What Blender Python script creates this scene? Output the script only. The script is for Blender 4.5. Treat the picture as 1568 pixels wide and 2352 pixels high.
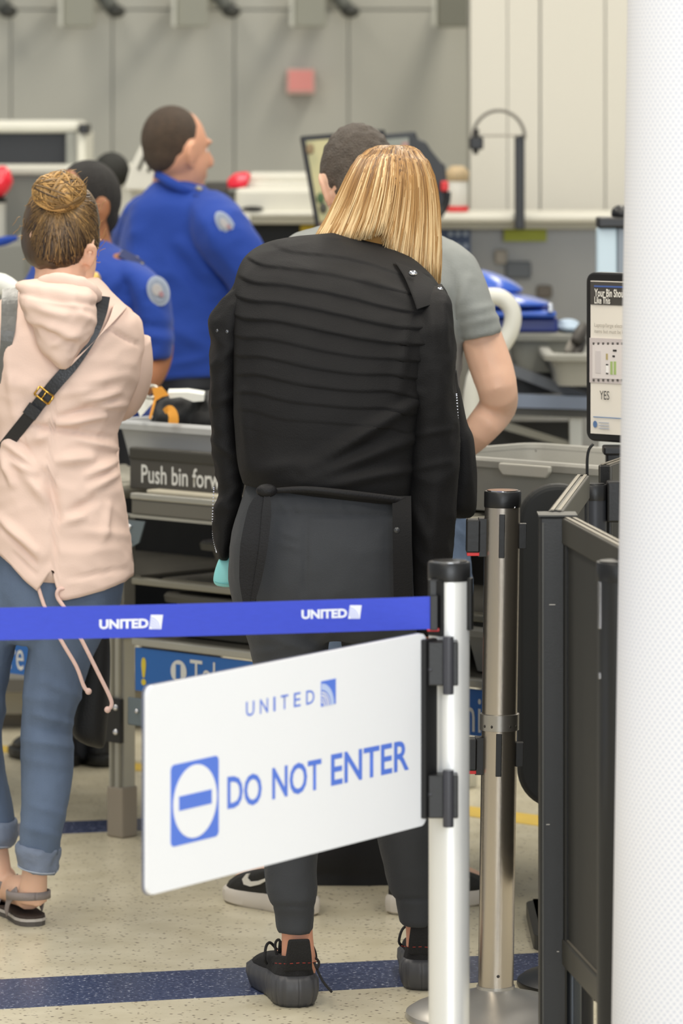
import bpy, bmesh, math, random
import numpy as np
from mathutils import Vector, Matrix, noise
random.seed(7)
for o in list(bpy.data.objects): bpy.data.objects.remove(o, do_unlink=True)
C = bpy.context.scene.collection
SC = bpy.context.scene
# ------------------------------------------------------------------ camera, world, lights, exposure
F, CX, HY, H = 10000.0, 784.0, 263.0, 1.70      # focal length in px, principal column, horizon row, eye height (m)
cam = bpy.data.objects.new('camera', bpy.data.cameras.new('camera')); C.objects.link(cam)
cam.location = (0, 0, H); cam.rotation_euler = (math.pi/2, 0, 0)
cd = cam.data; cd.sensor_fit = 'VERTICAL'; cd.sensor_height = 36; cd.sensor_width = 24
cd.lens = F*36/2352; cd.shift_y = -(1176-HY)/2352; cd.clip_end = 200
cd.dof.use_dof = True; cd.dof.focus_distance = 8.25; cd.dof.aperture_fstop = 5.6
SC.camera = cam
SC.view_settings.view_transform = 'Standard'; SC.view_settings.look = 'None'
SC.view_settings.gamma = 1; SC.view_settings.use_curve_mapping = False
SC.view_settings.exposure = 0.0
W = bpy.data.worlds.new('world'); SC.world = W; W.use_nodes = True
W.node_tree.nodes['Background'].inputs[0].default_value = (0.93, 0.97, 1.0, 1)
W.node_tree.nodes['Background'].inputs[1].default_value = 0.42
def area(name, loc, rot, sx, sy, e, col):
    l = bpy.data.lights.new(name, 'AREA'); l.shape = 'RECTANGLE'; l.size = sx; l.size_y = sy; l.energy = e; l.color = col
    o = bpy.data.objects.new(name, l); C.objects.link(o); o.location = loc; o.rotation_euler = rot
    return o
WARM = (1.0, 0.93, 0.80)
area('assumed_ceiling_light', (-1.5, 4.5, 4.6), (0, 0, 0), 0.6, 6, 150, WARM)  # ceiling rows are out of view, assumed for the soft overhead light
area('assumed_ceiling_light', (1.5, 8.5, 4.6), (0, 0, 0), 0.6, 6, 150, WARM)
area('assumed_ceiling_light', (-1.8, 11.0, 4.6), (0, 0, 0), 0.6, 6, 150, WARM)
area('assumed_ceiling_light', (1.2, 15.0, 4.6), (0, 0, 0), 0.6, 6, 150, WARM)
area('assumed_front_daylight', (1.6, -3.0, 2.8), (math.radians(86), 0, math.radians(8)), 6, 3.6, 620, (0.90, 0.95, 1.0))  # assumed daylight from behind the camera, added to brighten foreground and sign

# ------------------------------------------------------------------ helpers
def P(x, y, Y): return Vector(((x-CX)/F*Y, Y, H-(y-HY)/F*Y))
def lin(c):
    if isinstance(c, str): c = [int(c[i:i+2], 16)/255 for i in (0, 2, 4)]
    return tuple((v/12.92 if v <= .04045 else ((v+.055)/1.055)**2.4) for v in c)
MATS = {}
def mat(name, c, rough=.6, metal=0, var=.06, vscale=6, bump=0, bscale=80, spec=.5, emit=0, sheen=0, sss=0, coat=0, stretch=(1, 1, 1)):
    if name in MATS: return MATS[name]
    m = bpy.data.materials.new(name); m.use_nodes = True; MATS[name] = m
    nt = m.node_tree; N = nt.nodes; L = nt.links; b = N['Principled BSDF']
    c = lin(c)
    tc = N.new('ShaderNodeTexCoord'); mp = N.new('ShaderNodeMapping'); mp.inputs['Scale'].default_value = stretch
    L.new(tc.outputs['Object'], mp.inputs[0])
    nz = N.new('ShaderNodeTexNoise'); nz.inputs['Scale'].default_value = vscale; nz.inputs['Detail'].default_value = 5
    L.new(mp.outputs[0], nz.inputs['Vector'])
    mx = N.new('ShaderNodeMix'); mx.data_type = 'RGBA'
    mx.inputs[6].default_value = (*[v*(1-var) for v in c], 1); mx.inputs[7].default_value = (*[min(1, v*(1+var)) for v in c], 1)
    L.new(nz.outputs['Fac'], mx.inputs[0]); L.new(mx.outputs[2], b.inputs['Base Color'])
    b.inputs['Roughness'].default_value = rough; b.inputs['Metallic'].default_value = metal
    b.inputs['Specular IOR Level'].default_value = spec
    if sheen: b.inputs['Sheen Weight'].default_value = sheen
    if coat: b.inputs['Coat Weight'].default_value = coat
    if sss:
        b.inputs['Subsurface Weight'].default_value = sss; b.inputs['Subsurface Radius'].default_value = (.012, .005, .003)
        b.inputs['Subsurface Scale'].default_value = 1
    if emit:
        b.inputs['Emission Strength'].default_value = emit; b.inputs['Emission Color'].default_value = (*c, 1)
    if bump:
        n2 = N.new('ShaderNodeTexNoise'); n2.inputs['Scale'].default_value = bscale; n2.inputs['Detail'].default_value = 4
        L.new(mp.outputs[0], n2.inputs['Vector'])
        bp = N.new('ShaderNodeBump'); bp.inputs['Strength'].default_value = bump; bp.inputs['Distance'].default_value = .01
        L.new(n2.outputs['Fac'], bp.inputs['Height']); L.new(bp.outputs[0], b.inputs['Normal'])
    return m
def mesh_obj(name, me, m, parent=None, smooth=False):
    o = bpy.data.objects.new(name, me); C.objects.link(o)
    if m: me.materials.clear(); me.materials.append(m)
    if smooth:
        for p in me.polygons: p.use_smooth = True
    if parent is not None:
        o.parent = parent; o.matrix_parent_inverse = world_of(parent).inverted()
    return o
def world_of(o):
    mm = o.matrix_basis.copy()
    if o.parent: mm = world_of(o.parent) @ o.matrix_parent_inverse @ mm
    return mm
def tag(o, label=None, cat=None, group=None, kind=None):
    if label: o['label'] = label
    if cat: o['category'] = cat
    if group: o['group'] = group
    if kind: o['kind'] = kind
    return o
def thing(name, loc, label, cat, group=None):
    o = bpy.data.objects.new(name, None); C.objects.link(o); o.location = loc; o.empty_display_size = .1
    return tag(o, label, cat, group)
class MB:
    """collects verts/faces of one mesh"""
    def __init__(s): s.v = []; s.f = []
    def add(s, v, f):
        k = len(s.v); s.v += [tuple(a) for a in v]; s.f += [tuple(i+k for i in q) for q in f]; return s
    def box(s, a, b):
        (x0, y0, z0), (x1, y1, z1) = a, b
        v = [(x, y, z) for z in (z0, z1) for y in (y0, y1) for x in (x0, x1)]
        return s.add(v, [(0, 2, 3, 1), (4, 5, 7, 6), (0, 1, 5, 4), (2, 6, 7, 3), (0, 4, 6, 2), (1, 3, 7, 5)])
    def obox(s, o, u, v, w):
        """box from origin o spanned by vectors u v w"""
        o, u, v, w = map(Vector, (o, u, v, w))
        p = [o+u*a+v*b+w*c for c in (0, 1) for b in (0, 1) for a in (0, 1)]
        return s.add(p, [(0, 2, 3, 1), (4, 5, 7, 6), (0, 1, 5, 4), (2, 6, 7, 3), (0, 4, 6, 2), (1, 3, 7, 5)])
    def prism(s, pts, d):
        """polygon of 3D points extruded by vector d"""
        d = Vector(d); n = len(pts); pts = [Vector(p) for p in pts]
        return s.add(pts+[p+d for p in pts], [tuple(range(n-1, -1, -1)), tuple(range(n, 2*n))]+[(i, (i+1) % n, n+(i+1) % n, n+i) for i in range(n)])
    def rings(s, rg, cap=True, close=True):
        n = len(rg[0]); v = [p for r in rg for p in r]; f = []
        for i in range(len(rg)-1):
            for j in range(n if close else n-1):
                a = i*n+j; b = i*n+(j+1) % n; f.append((a, b, b+n, a+n))
        if cap: f += [tuple(range(n-1, -1, -1)), tuple(range((len(rg)-1)*n, len(rg)*n))]
        return s.add(v, f)
    def lathe(s, c, prof, n=32, axis='z', cap=True):
        c = Vector(c); rg = []
        for r, h in prof:
            q = []
            for k in range(n):
                a = 2*math.pi*k/n
                e = (r*math.cos(a), r*math.sin(a), h)
                if axis == 'y': e = (e[0], e[2], e[1])
                if axis == 'x': e = (e[2], e[0], e[1])
                q.append(c+Vector(e))
            rg.append(q)
        return s.rings(rg, cap)
    def ell(s, c, r, M=None, nu=20, nv=14):
        c = Vector(c); rg = []
        for i in range(nv+1):
            t = math.pi*(i+.02)/(nv+.04); q = []
            for k in range(nu):
                a = 2*math.pi*k/nu
                p = Vector((r[0]*math.sin(t)*math.cos(a), r[1]*math.sin(t)*math.sin(a), r[2]*math.cos(t)))
                q.append(c+p)
            rg.append(q)
        k = len(s.v); s.rings(rg)
        if M is not None:
            for i in range(k, len(s.v)): s.v[i] = tuple(M @ Vector(s.v[i]))
        return s
    def tube(s, pts, r, n=10, sub=4, flat=1.0, up=None):
        """limb or cord along points with radius list; catmull-rom smoothed"""
        pts = [Vector(p) for p in pts]
        if not hasattr(r, '__len__'): r = [r]*len(pts)
        arr = np.array([[*p, q] for p, q in zip(pts, r)])
        arr = catmull(arr, sub) if sub > 1 else arr
        rg = []; up = Vector(up) if up else Vector((0, -1, 0)); prev = None
        for i in range(len(arr)):
            p = Vector(arr[i][:3]); t = Vector(arr[min(i+1, len(arr)-1)][:3])-Vector(arr[max(i-1, 0)][:3])
            t.normalize()
            if prev is None:
                e = up-t*up.dot(t)
                if e.length < .05: e = Vector((1, 0, 0))-t*t.x
            else: e = prev-t*prev.dot(t)
            e.normalize(); prev = e; b = t.cross(e)
            rr = arr[i][3]
            rg.append([p+(e*math.cos(2*math.pi*k/n)*flat+b*math.sin(2*math.pi*k/n))*rr for k in range(n)])
        return s.rings(rg)
    def strap(s, pts, w, t, up=(0, -1, 0), sub=6):
        arr = catmull(np.array([list(p) for p in pts]), sub) if sub > 1 else np.array([list(p) for p in pts])
        up = Vector(up); rg = []
        ws = w if hasattr(w, '__len__') else [w]*len(arr)
        for i in range(len(arr)):
            p = Vector(arr[i]); tt = (Vector(arr[min(i+1, len(arr)-1)])-Vector(arr[max(i-1, 0)])).normalized()
            sd = tt.cross(up).normalized(); nn = sd.cross(tt).normalized()
            wi = np.interp(i/(len(arr)-1), np.linspace(0, 1, len(ws)), ws)/2
            rg.append([p-sd*wi-nn*t/2, p+sd*wi-nn*t/2, p+sd*wi+nn*t/2, p-sd*wi+nn*t/2])
        return s.rings(rg)
    def mesh(s, name='m'):
        me = bpy.data.meshes.new(name); me.from_pydata(s.v, [], s.f); me.validate(); 
        bm = bmesh.new(); bm.from_mesh(me); bmesh.ops.recalc_face_normals(bm, faces=bm.faces); bm.to_mesh(me); bm.free()
        me.update(); return me
    def build(s, name, m, parent=None, smooth=False, bevel=0, seg=2, auto=False):
        o = mesh_obj(name, s.mesh(name), m, parent, smooth)
        if bevel:
            md = o.modifiers.new('bevel', 'BEVEL'); md.width = bevel; md.segments = seg; md.limit_method = 'ANGLE'
        if auto: o.data.set_sharp_from_angle(angle=math.radians(40))
        return o
def catmull(a, sub):
    n = len(a)
    if n < 3:
        return np.array([a[0]+(a[-1]-a[0])*k/sub for k in range(sub+1)])
    out = []
    for i in range(n-1):
        p0, p1, p2, p3 = a[max(i-1, 0)], a[i], a[i+1], a[min(i+2, n-1)]
        for k in range(sub):
            t = k/sub
            out.append(.5*((2*p1)+(p2-p0)*t+(2*p0-5*p1+4*p2-p3)*t*t+(3*p1-p0-3*p2+p3)*t**3))
    out.append(a[-1]); return np.array(out)
def smoothed(o):
    for p in o.data.polygons: p.use_smooth = True
    return o
def fuse(name, mb, voxel, m, parent=None, smooth=6, disp=None):
    me = mb.mesh(name+'_src'); t = bpy.data.objects.new('tmp', me); C.objects.link(t)
    r = t.modifiers.new('r', 'REMESH'); r.mode = 'VOXEL'; r.voxel_size = voxel
    if smooth:
        sm = t.modifiers.new('s', 'SMOOTH'); sm.iterations = smooth; sm.factor = .5
    dg = bpy.context.evaluated_depsgraph_get(); out = bpy.data.meshes.new_from_object(t.evaluated_get(dg))
    bpy.data.objects.remove(t, do_unlink=True); bpy.data.meshes.remove(me); out.name = name
    if disp: displace(out, disp)
    return mesh_obj(name, out, m, parent, True)
def displace(me, fn):
    ns = [Vector(v.normal) for v in me.vertices]
    for v, n in zip(me.vertices, ns): v.co = v.co+n*fn(v.co, n)
    me.update()
def nz3(p, s, seed=0): return noise.noise(Vector((p[0]*s[0]+seed, p[1]*s[1]+seed*.7, p[2]*s[2]-seed)))
def pix(p): return (CX+F*p[0]/p[1], HY+(H-p[2])*F/p[1])
def fold_fn(folds, amp_noise=0, ns=(8, 8, 5), seed=0, front_only=True):
    """cloth folds: list of (x0,y0,x1,y1,amplitude m,width m) given along lines on the cloth seen from behind"""
    def fn(p, n):
        d = 0
        if amp_noise:
            a = nz3(p, ns, seed); b = nz3(p, [k*2.3 for k in ns], seed+5)
            d += amp_noise*((1-2*abs(a))*.7+(1-2*abs(b))*.35-.4)
        if n.y < .15 or not front_only:
            x, y = pix(p); sc = F/p[1]
            for (x0, y0, x1, y1, am, wd) in folds:
                dx, dy = x1-x0, y1-y0; l2 = dx*dx+dy*dy
                t = ((x-x0)*dx+(y-y0)*dy)/l2
                if -.25 < t < 1.25:
                    tt = min(max(t, 0), 1); q = math.hypot(x-x0-dx*tt, y-y0-dy*tt)/sc/wd
                    if q < 3: d += am*math.exp(-q*q)*(1-.5*abs(2*tt-1))
        return d
    return fn
class Loft:
    """closed garment or limb surface: rows (y, xl, xr, half depth m, Y centre[, tilt]) at real distance and thickness"""
    def __init__(s, rows, p=2.3):
        last = None; R = []
        for r in rows:
            r = list(r)
            if len(r) < 5: r.append(last)
            last = r[4]
            if len(r) < 6: r.append(0)
            R.append(r)
        s.R = catmull(np.array(R, float), 8); s.p = p
    def row(s, y):
        a = s.R; return [np.interp(y, a[:, 0], a[:, k]) for k in range(6)]
    def at(s, th, y, off=0):
        """th 0..2pi ; pi/2 = near side"""
        _, xl, xr, d, Y, tl = s.row(y); xc, hw = (xl+xr)/2, (xr-xl)/2
        c, sn = math.cos(th), math.sin(th); e = 2/s.p
        cx = math.copysign(abs(c)**e, c); sy = math.copysign(abs(sn)**e, sn)
        x = xc-hw*cx*(1+off/ max(.02, hw*Y/F)); q = P(x, y+tl*(x-xc), Y); q.y -= (d+off)*sy; return q
    def back(s, x, y, off=0):
        for _ in range(3):
            r = s.row(y); 
        _, xl, xr, d, Y, tl = r; xc, hw = (xl+xr)/2, (xr-xl)/2
        y0 = y-tl*(x-xc); _, xl, xr, d, Y, tl = s.row(y0); xc, hw = (xl+xr)/2, (xr-xl)/2
        c = min(.995, abs((x-xc)/hw)); dd = d*(1-c**s.p)**(1/s.p)+off
        return P(x, y, Y-dd)
    def grid(s, n=48, step=None, y0=None, y1=None, ybot=None, ytop=None, radial=None):
        ya = s.R[0, 0] if y0 is None else y0; yb = s.R[-1, 0] if y1 is None else y1
        m = max(4, int((yb-ya)/(step or 10))); rg = []
        for i in range(m+1):
            q = []
            for k in range(n):
                th = 2*math.pi*k/n
                if ybot:
                    xx = s.at(th, yb); xp = pix(xx)[0]
                    e = ybot(xp, math.sin(th)); y = ya+(e-ya)*i/m
                else: y = ya+(yb-ya)*i/m
                off = radial(th, y) if radial else 0
                q.append(s.at(th, y, off))
            rg.append(q)
        return rg
    def into(s, mb, cap=True, **k): mb.rings(s.grid(**k), cap); return mb
def text_mesh(txt, bold=0.0):
    cu = bpy.data.curves.new('t', 'FONT'); cu.body = txt; cu.offset = bold; cu.resolution_u = 3
    o = bpy.data.objects.new('t', cu); C.objects.link(o)
    dg = bpy.context.evaluated_depsgraph_get(); me = bpy.data.meshes.new_from_object(o.evaluated_get(dg))
    bpy.data.objects.remove(o, do_unlink=True); return me
def letter(name, txt, frame, box, m, parent, thick=.0008, bold=0.0, shear=0):
    """lettering fitted to box (u0,v0,u1,v1) of a frame fn (u,v,off)->point"""
    me = text_mesh(txt, bold); vs = [v.co.copy() for v in me.vertices]
    x0 = min(v.x for v in vs); x1 = max(v.x for v in vs); y0 = min(v.y for v in vs); y1 = max(v.y for v in vs)
    u0, v0, u1, v1 = box
    for v in me.vertices:
        a = (v.co.x-x0)/(x1-x0); b = (v.co.y-y0)/(y1-y0)
        v.co = frame(u0+(u1-u0)*(a+shear*b), v0+(v1-v0)*b, thick)
    me.update(); return mesh_obj(name, me, m, parent)
class Wall2:
    """upright plane through two floor points given as pixel column + distance; uv in metres"""
    def __init__(s, xa, Ya, xb, Yb):
        s.a = Vector(((xa-CX)/F*Ya, Ya, 0)); s.b = Vector(((xb-CX)/F*Yb, Yb, 0))
        s.len = (s.b-s.a).length; s.u = (s.b-s.a)/s.len; s.n = Vector((s.u.y, -s.u.x, 0))   # towards the viewer
    def px(s, x, y):
        k = (x-CX)/F; t = (k*s.a.y-s.a.x)/(s.u.x-k*s.u.y); Y = s.a.y+t*s.u.y
        return t, H-(y-HY)/F*Y
    def __call__(s, u, v, off=0): return s.a+s.u*u+Vector((0, 0, v))+s.n*off
    def flat(s, mb, uv, off, th):
        """polygon in uv, front at off, thickness th behind"""
        return mb.prism([s(u, v, off) for u, v in uv], -s.n*th)
def rrect(u0, v0, u1, v1, r, n=5):
    out = []
    for cx, cy, a0 in ((u1-r, v1-r, 0), (u0+r, v1-r, 90), (u0+r, v0+r, 180), (u1-r, v0+r, 270)):
        for k in range(n+1):
            a = math.radians(a0+90*k/n); out.append((cx+r*math.cos(a), cy+r*math.sin(a)))
    return out
def disc(u, v, r, n=28, ry=None): return [(u+r*math.cos(2*math.pi*k/n), v+(ry or r)*math.sin(2*math.pi*k/n)) for k in range(n)]
def pbox(mb, x0, y0, x1, y1, Y, d):
    """upright box whose front covers the given rectangle at distance Y, d metres deep"""
    a = P(x0, y1, Y); b = P(x1, y0, Y); return mb.box((a.x, Y, a.z), (b.x, Y+d, b.z))

# ------------------------------------------------------------------ materials
skin_pale = mat('skin_pale', 'E3B79C', .5, var=.08, vscale=14, bump=.04, bscale=220, sss=.15)
skin_pink = mat('skin_pink', 'DE9F83', .5, var=.1, vscale=18, bump=.04, bscale=220, sss=.15)
skin_dark = mat('skin_dark', '9A6440', .5, var=.08, vscale=14, bump=.04, bscale=220, sss=.1)
blackfab = mat('black_cotton', '141314', .72, var=.25, vscale=9, bump=.2, bscale=420, spec=.25)
blackfab2 = mat('black_ribbon', '151416', .6, var=.15, bump=.15, bscale=300, spec=.3)
greyjog = mat('charcoal_jersey', '3B3D41', .75, var=.1, vscale=12, bump=.2, bscale=500, sheen=.04, spec=.3)
pinkfab = mat('pink_cotton', 'E6CBBD', .8, var=.04, vscale=7, bump=.08, bscale=300, spec=.2)
def denim_mat(name, c, seed=0):
    m = mat(name, c, .85, var=.32, vscale=13, bump=.3, bscale=600, spec=.2, stretch=(1, 1, .35)); return m
denim = denim_mat('blue_denim', '65748C'); denim2 = denim_mat('pale_denim', '788AA5')
uniform = mat('royal_blue_cloth', '26459C', .75, var=.12, vscale=5, bump=.25, bscale=200, sheen=.1, spec=.2)
uniform_dark = mat('navy_cloth', '1F2C5C', .7, var=.1)
greytee = mat('grey_jersey', '8F928F', .85, var=.1, vscale=30, bump=.2, bscale=400, sheen=.1, spec=.2)
navyblack = mat('dark_trouser_cloth', '20232B', .8, var=.1)
black_pl = mat('black_plastic', '161617', .4, var=.08, bump=.03, bscale=150)
black_mt = mat('black_powder_coat', '1E1E1E', .38, var=.12, vscale=3, bump=.04, bscale=300)
black_panel = mat('black_panel_board', '252523', .5, var=.12, vscale=2.5, bump=.03, bscale=40)
black_bag = mat('black_nylon', '131314', .65, var=.2, bump=.2, bscale=250)
steel = mat('brushed_steel', 'C2B9AD', .25, .95, var=.1, vscale=4, bump=.06, bscale=180, stretch=(8, 8, .25))
silver = mat('satin_aluminium', 'EAEAE8', .33, .4, var=.04, vscale=3, bump=.02, bscale=150, stretch=(6, 6, .3))
alu = mat('aluminium_profile', 'B3B1A8', .4, .7, var=.06)
alu_dull = mat('dull_galvanised', '8F8C80', .5, .6, var=.12)
sheet = mat('grey_sheet_steel', '77746C', .4, .5, var=.15, vscale=5)
white_sign = mat('white_acrylic', 'F6F7FA', .35, var=.01)
sign_blue = mat('print_blue', '5B80E4', .45, var=.02)
logo_pale = mat('print_pale_blue', 'BFD0F6', .45, var=.02)
belt_blue = mat('belt_webbing', '3A4ED0', .6, var=.08, vscale=60, bump=.3, bscale=500, stretch=(1, 1, 4))
belt_white = mat('belt_print', 'EDEFF8', .6, var=.03)
red_pl = mat('red_plastic', 'D93436', .45, var=.06)
red_lamp = mat('red_lamp_lens', 'F0283C', .25, var=.08, coat=.5)
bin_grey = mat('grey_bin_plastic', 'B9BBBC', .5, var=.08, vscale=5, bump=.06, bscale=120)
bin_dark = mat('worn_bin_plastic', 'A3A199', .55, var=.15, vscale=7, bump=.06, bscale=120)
table_blue = mat('sign_blue_vinyl', '2466B4', .5, var=.05)
vinyl_white = mat('sign_white_vinyl', 'DCDCD8', .5, var=.03)
vinyl_yellow = mat('sign_yellow_vinyl', 'DCC63C', .5, var=.04)
panel_dark = mat('dark_guard_panel', '45423D', .45, var=.12)
cream = mat('machine_cream', 'DAD8CC', .5, var=.05)
machine_grey = mat('machine_grey', '8F9089', .55, var=.08)
machine_dark = mat('machine_dark_glass', '23262C', .5, var=.2, vscale=3)
wallpaint = None
orange = mat('orange_webbing', 'EFA63C', .6, var=.05)
paper = mat('white_paper', 'E6E8E2', .7, var=.02)
gold = mat('gold_metal', 'D8AE55', .25, 1, var=.05)
chrome = mat('chrome', 'D5D5D8', .15, 1, var=.02)
teal = mat('teal_rubber', '86CDCF', .5, var=.05)
leather = mat('grey_leather', '5F5F5C', .35, var=.12, bump=.1)
leather_bk = mat('black_leather', '1C1D22', .4, var=.1, bump=.1, bscale=200)
sandal_m = mat('taupe_suede', '8F8582', .85, var=.12, bump=.2, bscale=300)
sandal_sole = mat('sandal_sole', '57514C', .8, var=.1)
sneaker_bk = mat('black_knit', '1B1A1B', .85, var=.2, bump=.4, bscale=400)
sneaker_sole = mat('charcoal_rubber', '454548', .5, var=.1)
red_thread = mat('red_thread', '8A2A22', .7)
shoe_white = mat('shoe_foam', 'D3CBC0', .7, var=.06)
bluecase = mat('blue_shell', '3A62C4', .25, var=.12, vscale=4, coat=.4)
bluecase_d = mat('navy_shell', '1F2F78', .3, var=.1)
white_pl = mat('white_plastic', 'D9D8CE', .45, var=.03)

def hair_mat(name, roots, tips, rough=.4, mid=None):
    m = bpy.data.materials.new(name); m.use_nodes = True; nt = m.node_tree; N = nt.nodes; L = nt.links; b = N['Principled BSDF']
    at = N.new('ShaderNodeAttribute'); at.attribute_name = 'tone'
    r = N.new('ShaderNodeValToRGB'); r.color_ramp.elements[0].color = (*lin(roots), 1); r.color_ramp.elements[1].color = (*lin(tips), 1)
    if mid: e_ = r.color_ramp.elements.new(.5); e_.color = (*lin(mid), 1)
    L.new(at.outputs['Fac'], r.inputs[0]); L.new(r.outputs[0], b.inputs['Base Color']); b.inputs['Roughness'].default_value = rough
    b.inputs['Specular IOR Level'].default_value = .5
    return m
blonde = hair_mat('blonde_hair', '54351C', 'F5D8A6', .42, 'B4874E'); bunhair = hair_mat('brown_gold_hair', '2A1C13', 'DDAE6A')
def short_hair(name, c, c2):
    m = mat(name, c, .6, var=.45, vscale=60, bump=.9, bscale=260); return m
hair_brown = short_hair('cropped_brown_hair', '4A3A2C', 0); hair_black = short_hair('cropped_black_hair', '1C1816', 0)
hair_grey = short_hair('greying_brown_hair', '564C43', 0)
def tone(o, fn):
    a = o.data.attributes.new('tone', 'FLOAT', 'POINT')
    for i, v in enumerate(o.data.vertices): a.data[i].value = fn(i, v.co)

# ------------------------------------------------------------------ structure
def floor_mat():
    m = bpy.data.materials.new('terrazzo'); m.use_nodes = True; nt = m.node_tree; N = nt.nodes; L = nt.links; b = N['Principled BSDF']
    tc = N.new('ShaderNodeTexCoord')
    def nzn(sc, det=3):
        n = N.new('ShaderNodeTexNoise'); n.inputs['Scale'].default_value = sc; n.inputs['Detail'].default_value = det; L.new(tc.outputs['Object'], n.inputs['Vector']); return n
    def ramp(src, p0, p1, c0, c1):
        r = N.new('ShaderNodeValToRGB'); r.color_ramp.elements[0].position = p0; r.color_ramp.elements[1].position = p1
        r.color_ramp.elements[0].color = (*c0, 1); r.color_ramp.elements[1].color = (*c1, 1); L.new(src, r.inputs[0]); return r
    base = ramp(nzn(9, 4).outputs['Fac'], .3, .7, lin('C6BDA3'), lin('D8D0B8'))
    v = N.new('ShaderNodeTexVoronoi'); v.inputs['Scale'].default_value = 75; L.new(tc.outputs['Object'], v.inputs['Vector'])
    fl = ramp(v.outputs['Distance'], .16, .34, (0, 0, 0), (1, 1, 1))
    sel = N.new('ShaderNodeTexNoise'); sel.inputs['Scale'].default_value = 70; sel.inputs['Detail'].default_value = 0; L.new(tc.outputs['Object'], sel.inputs['Vector'])
    sr = ramp(sel.outputs['Fac'], .46, .52, (1, 1, 1), (0, 0, 0))
    mu = N.new('ShaderNodeMath'); mu.operation = 'MAXIMUM'
    inv = N.new('ShaderNodeMath'); inv.operation = 'SUBTRACT'; inv.inputs[0].default_value = 1; L.new(sr.outputs[0], inv.inputs[1])
    L.new(fl.outputs[0], mu.inputs[0]); L.new(inv.outputs[0], mu.inputs[1])
    mx = N.new('ShaderNodeMix'); mx.data_type = 'RGBA'; mx.inputs[6].default_value = (*lin('75685A'), 1)
    L.new(mu.outputs[0], mx.inputs[0]); L.new(base.outputs[0], mx.inputs[7])
    L.new(mx.outputs[2], b.inputs['Base Color']); b.inputs['Roughness'].default_value = .28; b.inputs['Specular IOR Level'].default_value = .45
    return m
def stripe_mat():
    m = bpy.data.materials.new('blue_terrazzo'); m.use_nodes = True; nt = m.node_tree; N = nt.nodes; L = nt.links; b = N['Principled BSDF']
    tc = N.new('ShaderNodeTexCoord'); v = N.new('ShaderNodeTexNoise'); v.inputs['Scale'].default_value = 130; v.inputs['Detail'].default_value = 3
    L.new(tc.outputs['Object'], v.inputs['Vector'])
    r = N.new('ShaderNodeValToRGB'); e = r.color_ramp.elements; e[0].position = .35; e[0].color = (*lin('323A58'), 1); e[1].position = .62; e[1].color = (*lin('4E5776'), 1)
    q = e.new(.72); q.color = (*lin('B8BCC8'), 1)
    L.new(v.outputs['Fac'], r.inputs[0]); L.new(r.outputs[0], b.inputs['Base Color']); b.inputs['Roughness'].default_value = .25
    return m
FM = floor_mat()
o = MB().add([(-9, -5, 0), (9, -5, 0), (9, 20, 0), (-9, 20, 0)], [(0, 1, 2, 3)]).build('floor', FM); tag(o, kind='structure')
SM = stripe_mat()
def floor_strip(name, pts, m, label=None, z=.0015):
    v = [Vector((p[0], p[1], z)) for p in pts]; o = MB().prism(v, (0, 0, -z)).build(name, m); tag(o, kind='structure'); return o
def fl(x, y):
    Y = H*F/(y-HY); return ((x-CX)/F*Y, Y)
a, b, c, d = fl(0, 2318), fl(1200, 2251), fl(1200, 2192), fl(0, 2251)
def ext(p, q, k0, k1): return (p[0]+(q[0]-p[0])*k0, p[1]+(q[1]-p[1])*k0), (p[0]+(q[0]-p[0])*k1, p[1]+(q[1]-p[1])*k1)
e1 = ext(a, b, -2, 3); e2 = ext(d, c, -2, 3)
floor_strip('trim_1', [e1[0], e1[1], e2[1], e2[0]], SM)
a, b, c, d = fl(0, 1922), fl(330, 1907), fl(330, 1881), fl(0, 1894)
e1 = ext(a, b, -6, 1.6); e2 = ext(d, c, -6, 1.6)
floor_strip('trim_2', [e1[0], e1[1], e2[1], e2[0]], SM)
ym = mat('yellow_floor_tape', 'D8B64A', .5, var=.15, vscale=12)
a, b, c, d = fl(180, 1752), fl(1240, 1898), fl(1240, 1874), fl(180, 1736)
e1 = ext(a, b, -.6, 1.5); e2 = ext(d, c, -.6, 1.5)
floor_strip('trim_3', [e1[0], e1[1], e2[1], e2[0]], ym)
# back wall of large panels with narrow joints
WY = 18.5
wall_m = mat('grey_wall_panel', 'B9B8AE', .45, var=.05, vscale=.8)
wall_j = mat('grey_wall_joint', 'AEADA3', .6)
o = MB().box((-7, WY+.03, 0), (7, WY+.2, 6)).build('wall_back', wall_j); tag(o, kind='structure'); WB = o
xs = [-760, -495, -230, 25, 258, 538, 800, 1085, 1350, 1620, 1900]
for i in range(len(xs)-1):
    for (y0, y1) in ((-1400, 20), (24, 760), (764, 1170)):
        mb = MB(); pbox(mb, xs[i]+1.5, y0, xs[i+1]-1.5, y1, WY, .029); mb.build('panel', wall_m, WB)
# white cladding pier at right
pier = mat('white_pier_panel', 'CFCBBF', .5, var=.03, vscale=1)
mb = MB(); pbox(mb, 1084, -1200, 1760, 1290, 15.03, .6); o = mb.build('wall_right', mat('pier_joint', 'A5A298', .6)); tag(o, kind='structure'); PR = o
for x0, x1 in ((1080, 1164), (1166, 1238), (1242, 1388), (1391, 1560), (1562, 1764)):
    mb = MB(); pbox(mb, x0, -1200, x1, 1290, 15.0, .029); mb.build('panel', pier, PR)

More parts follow.
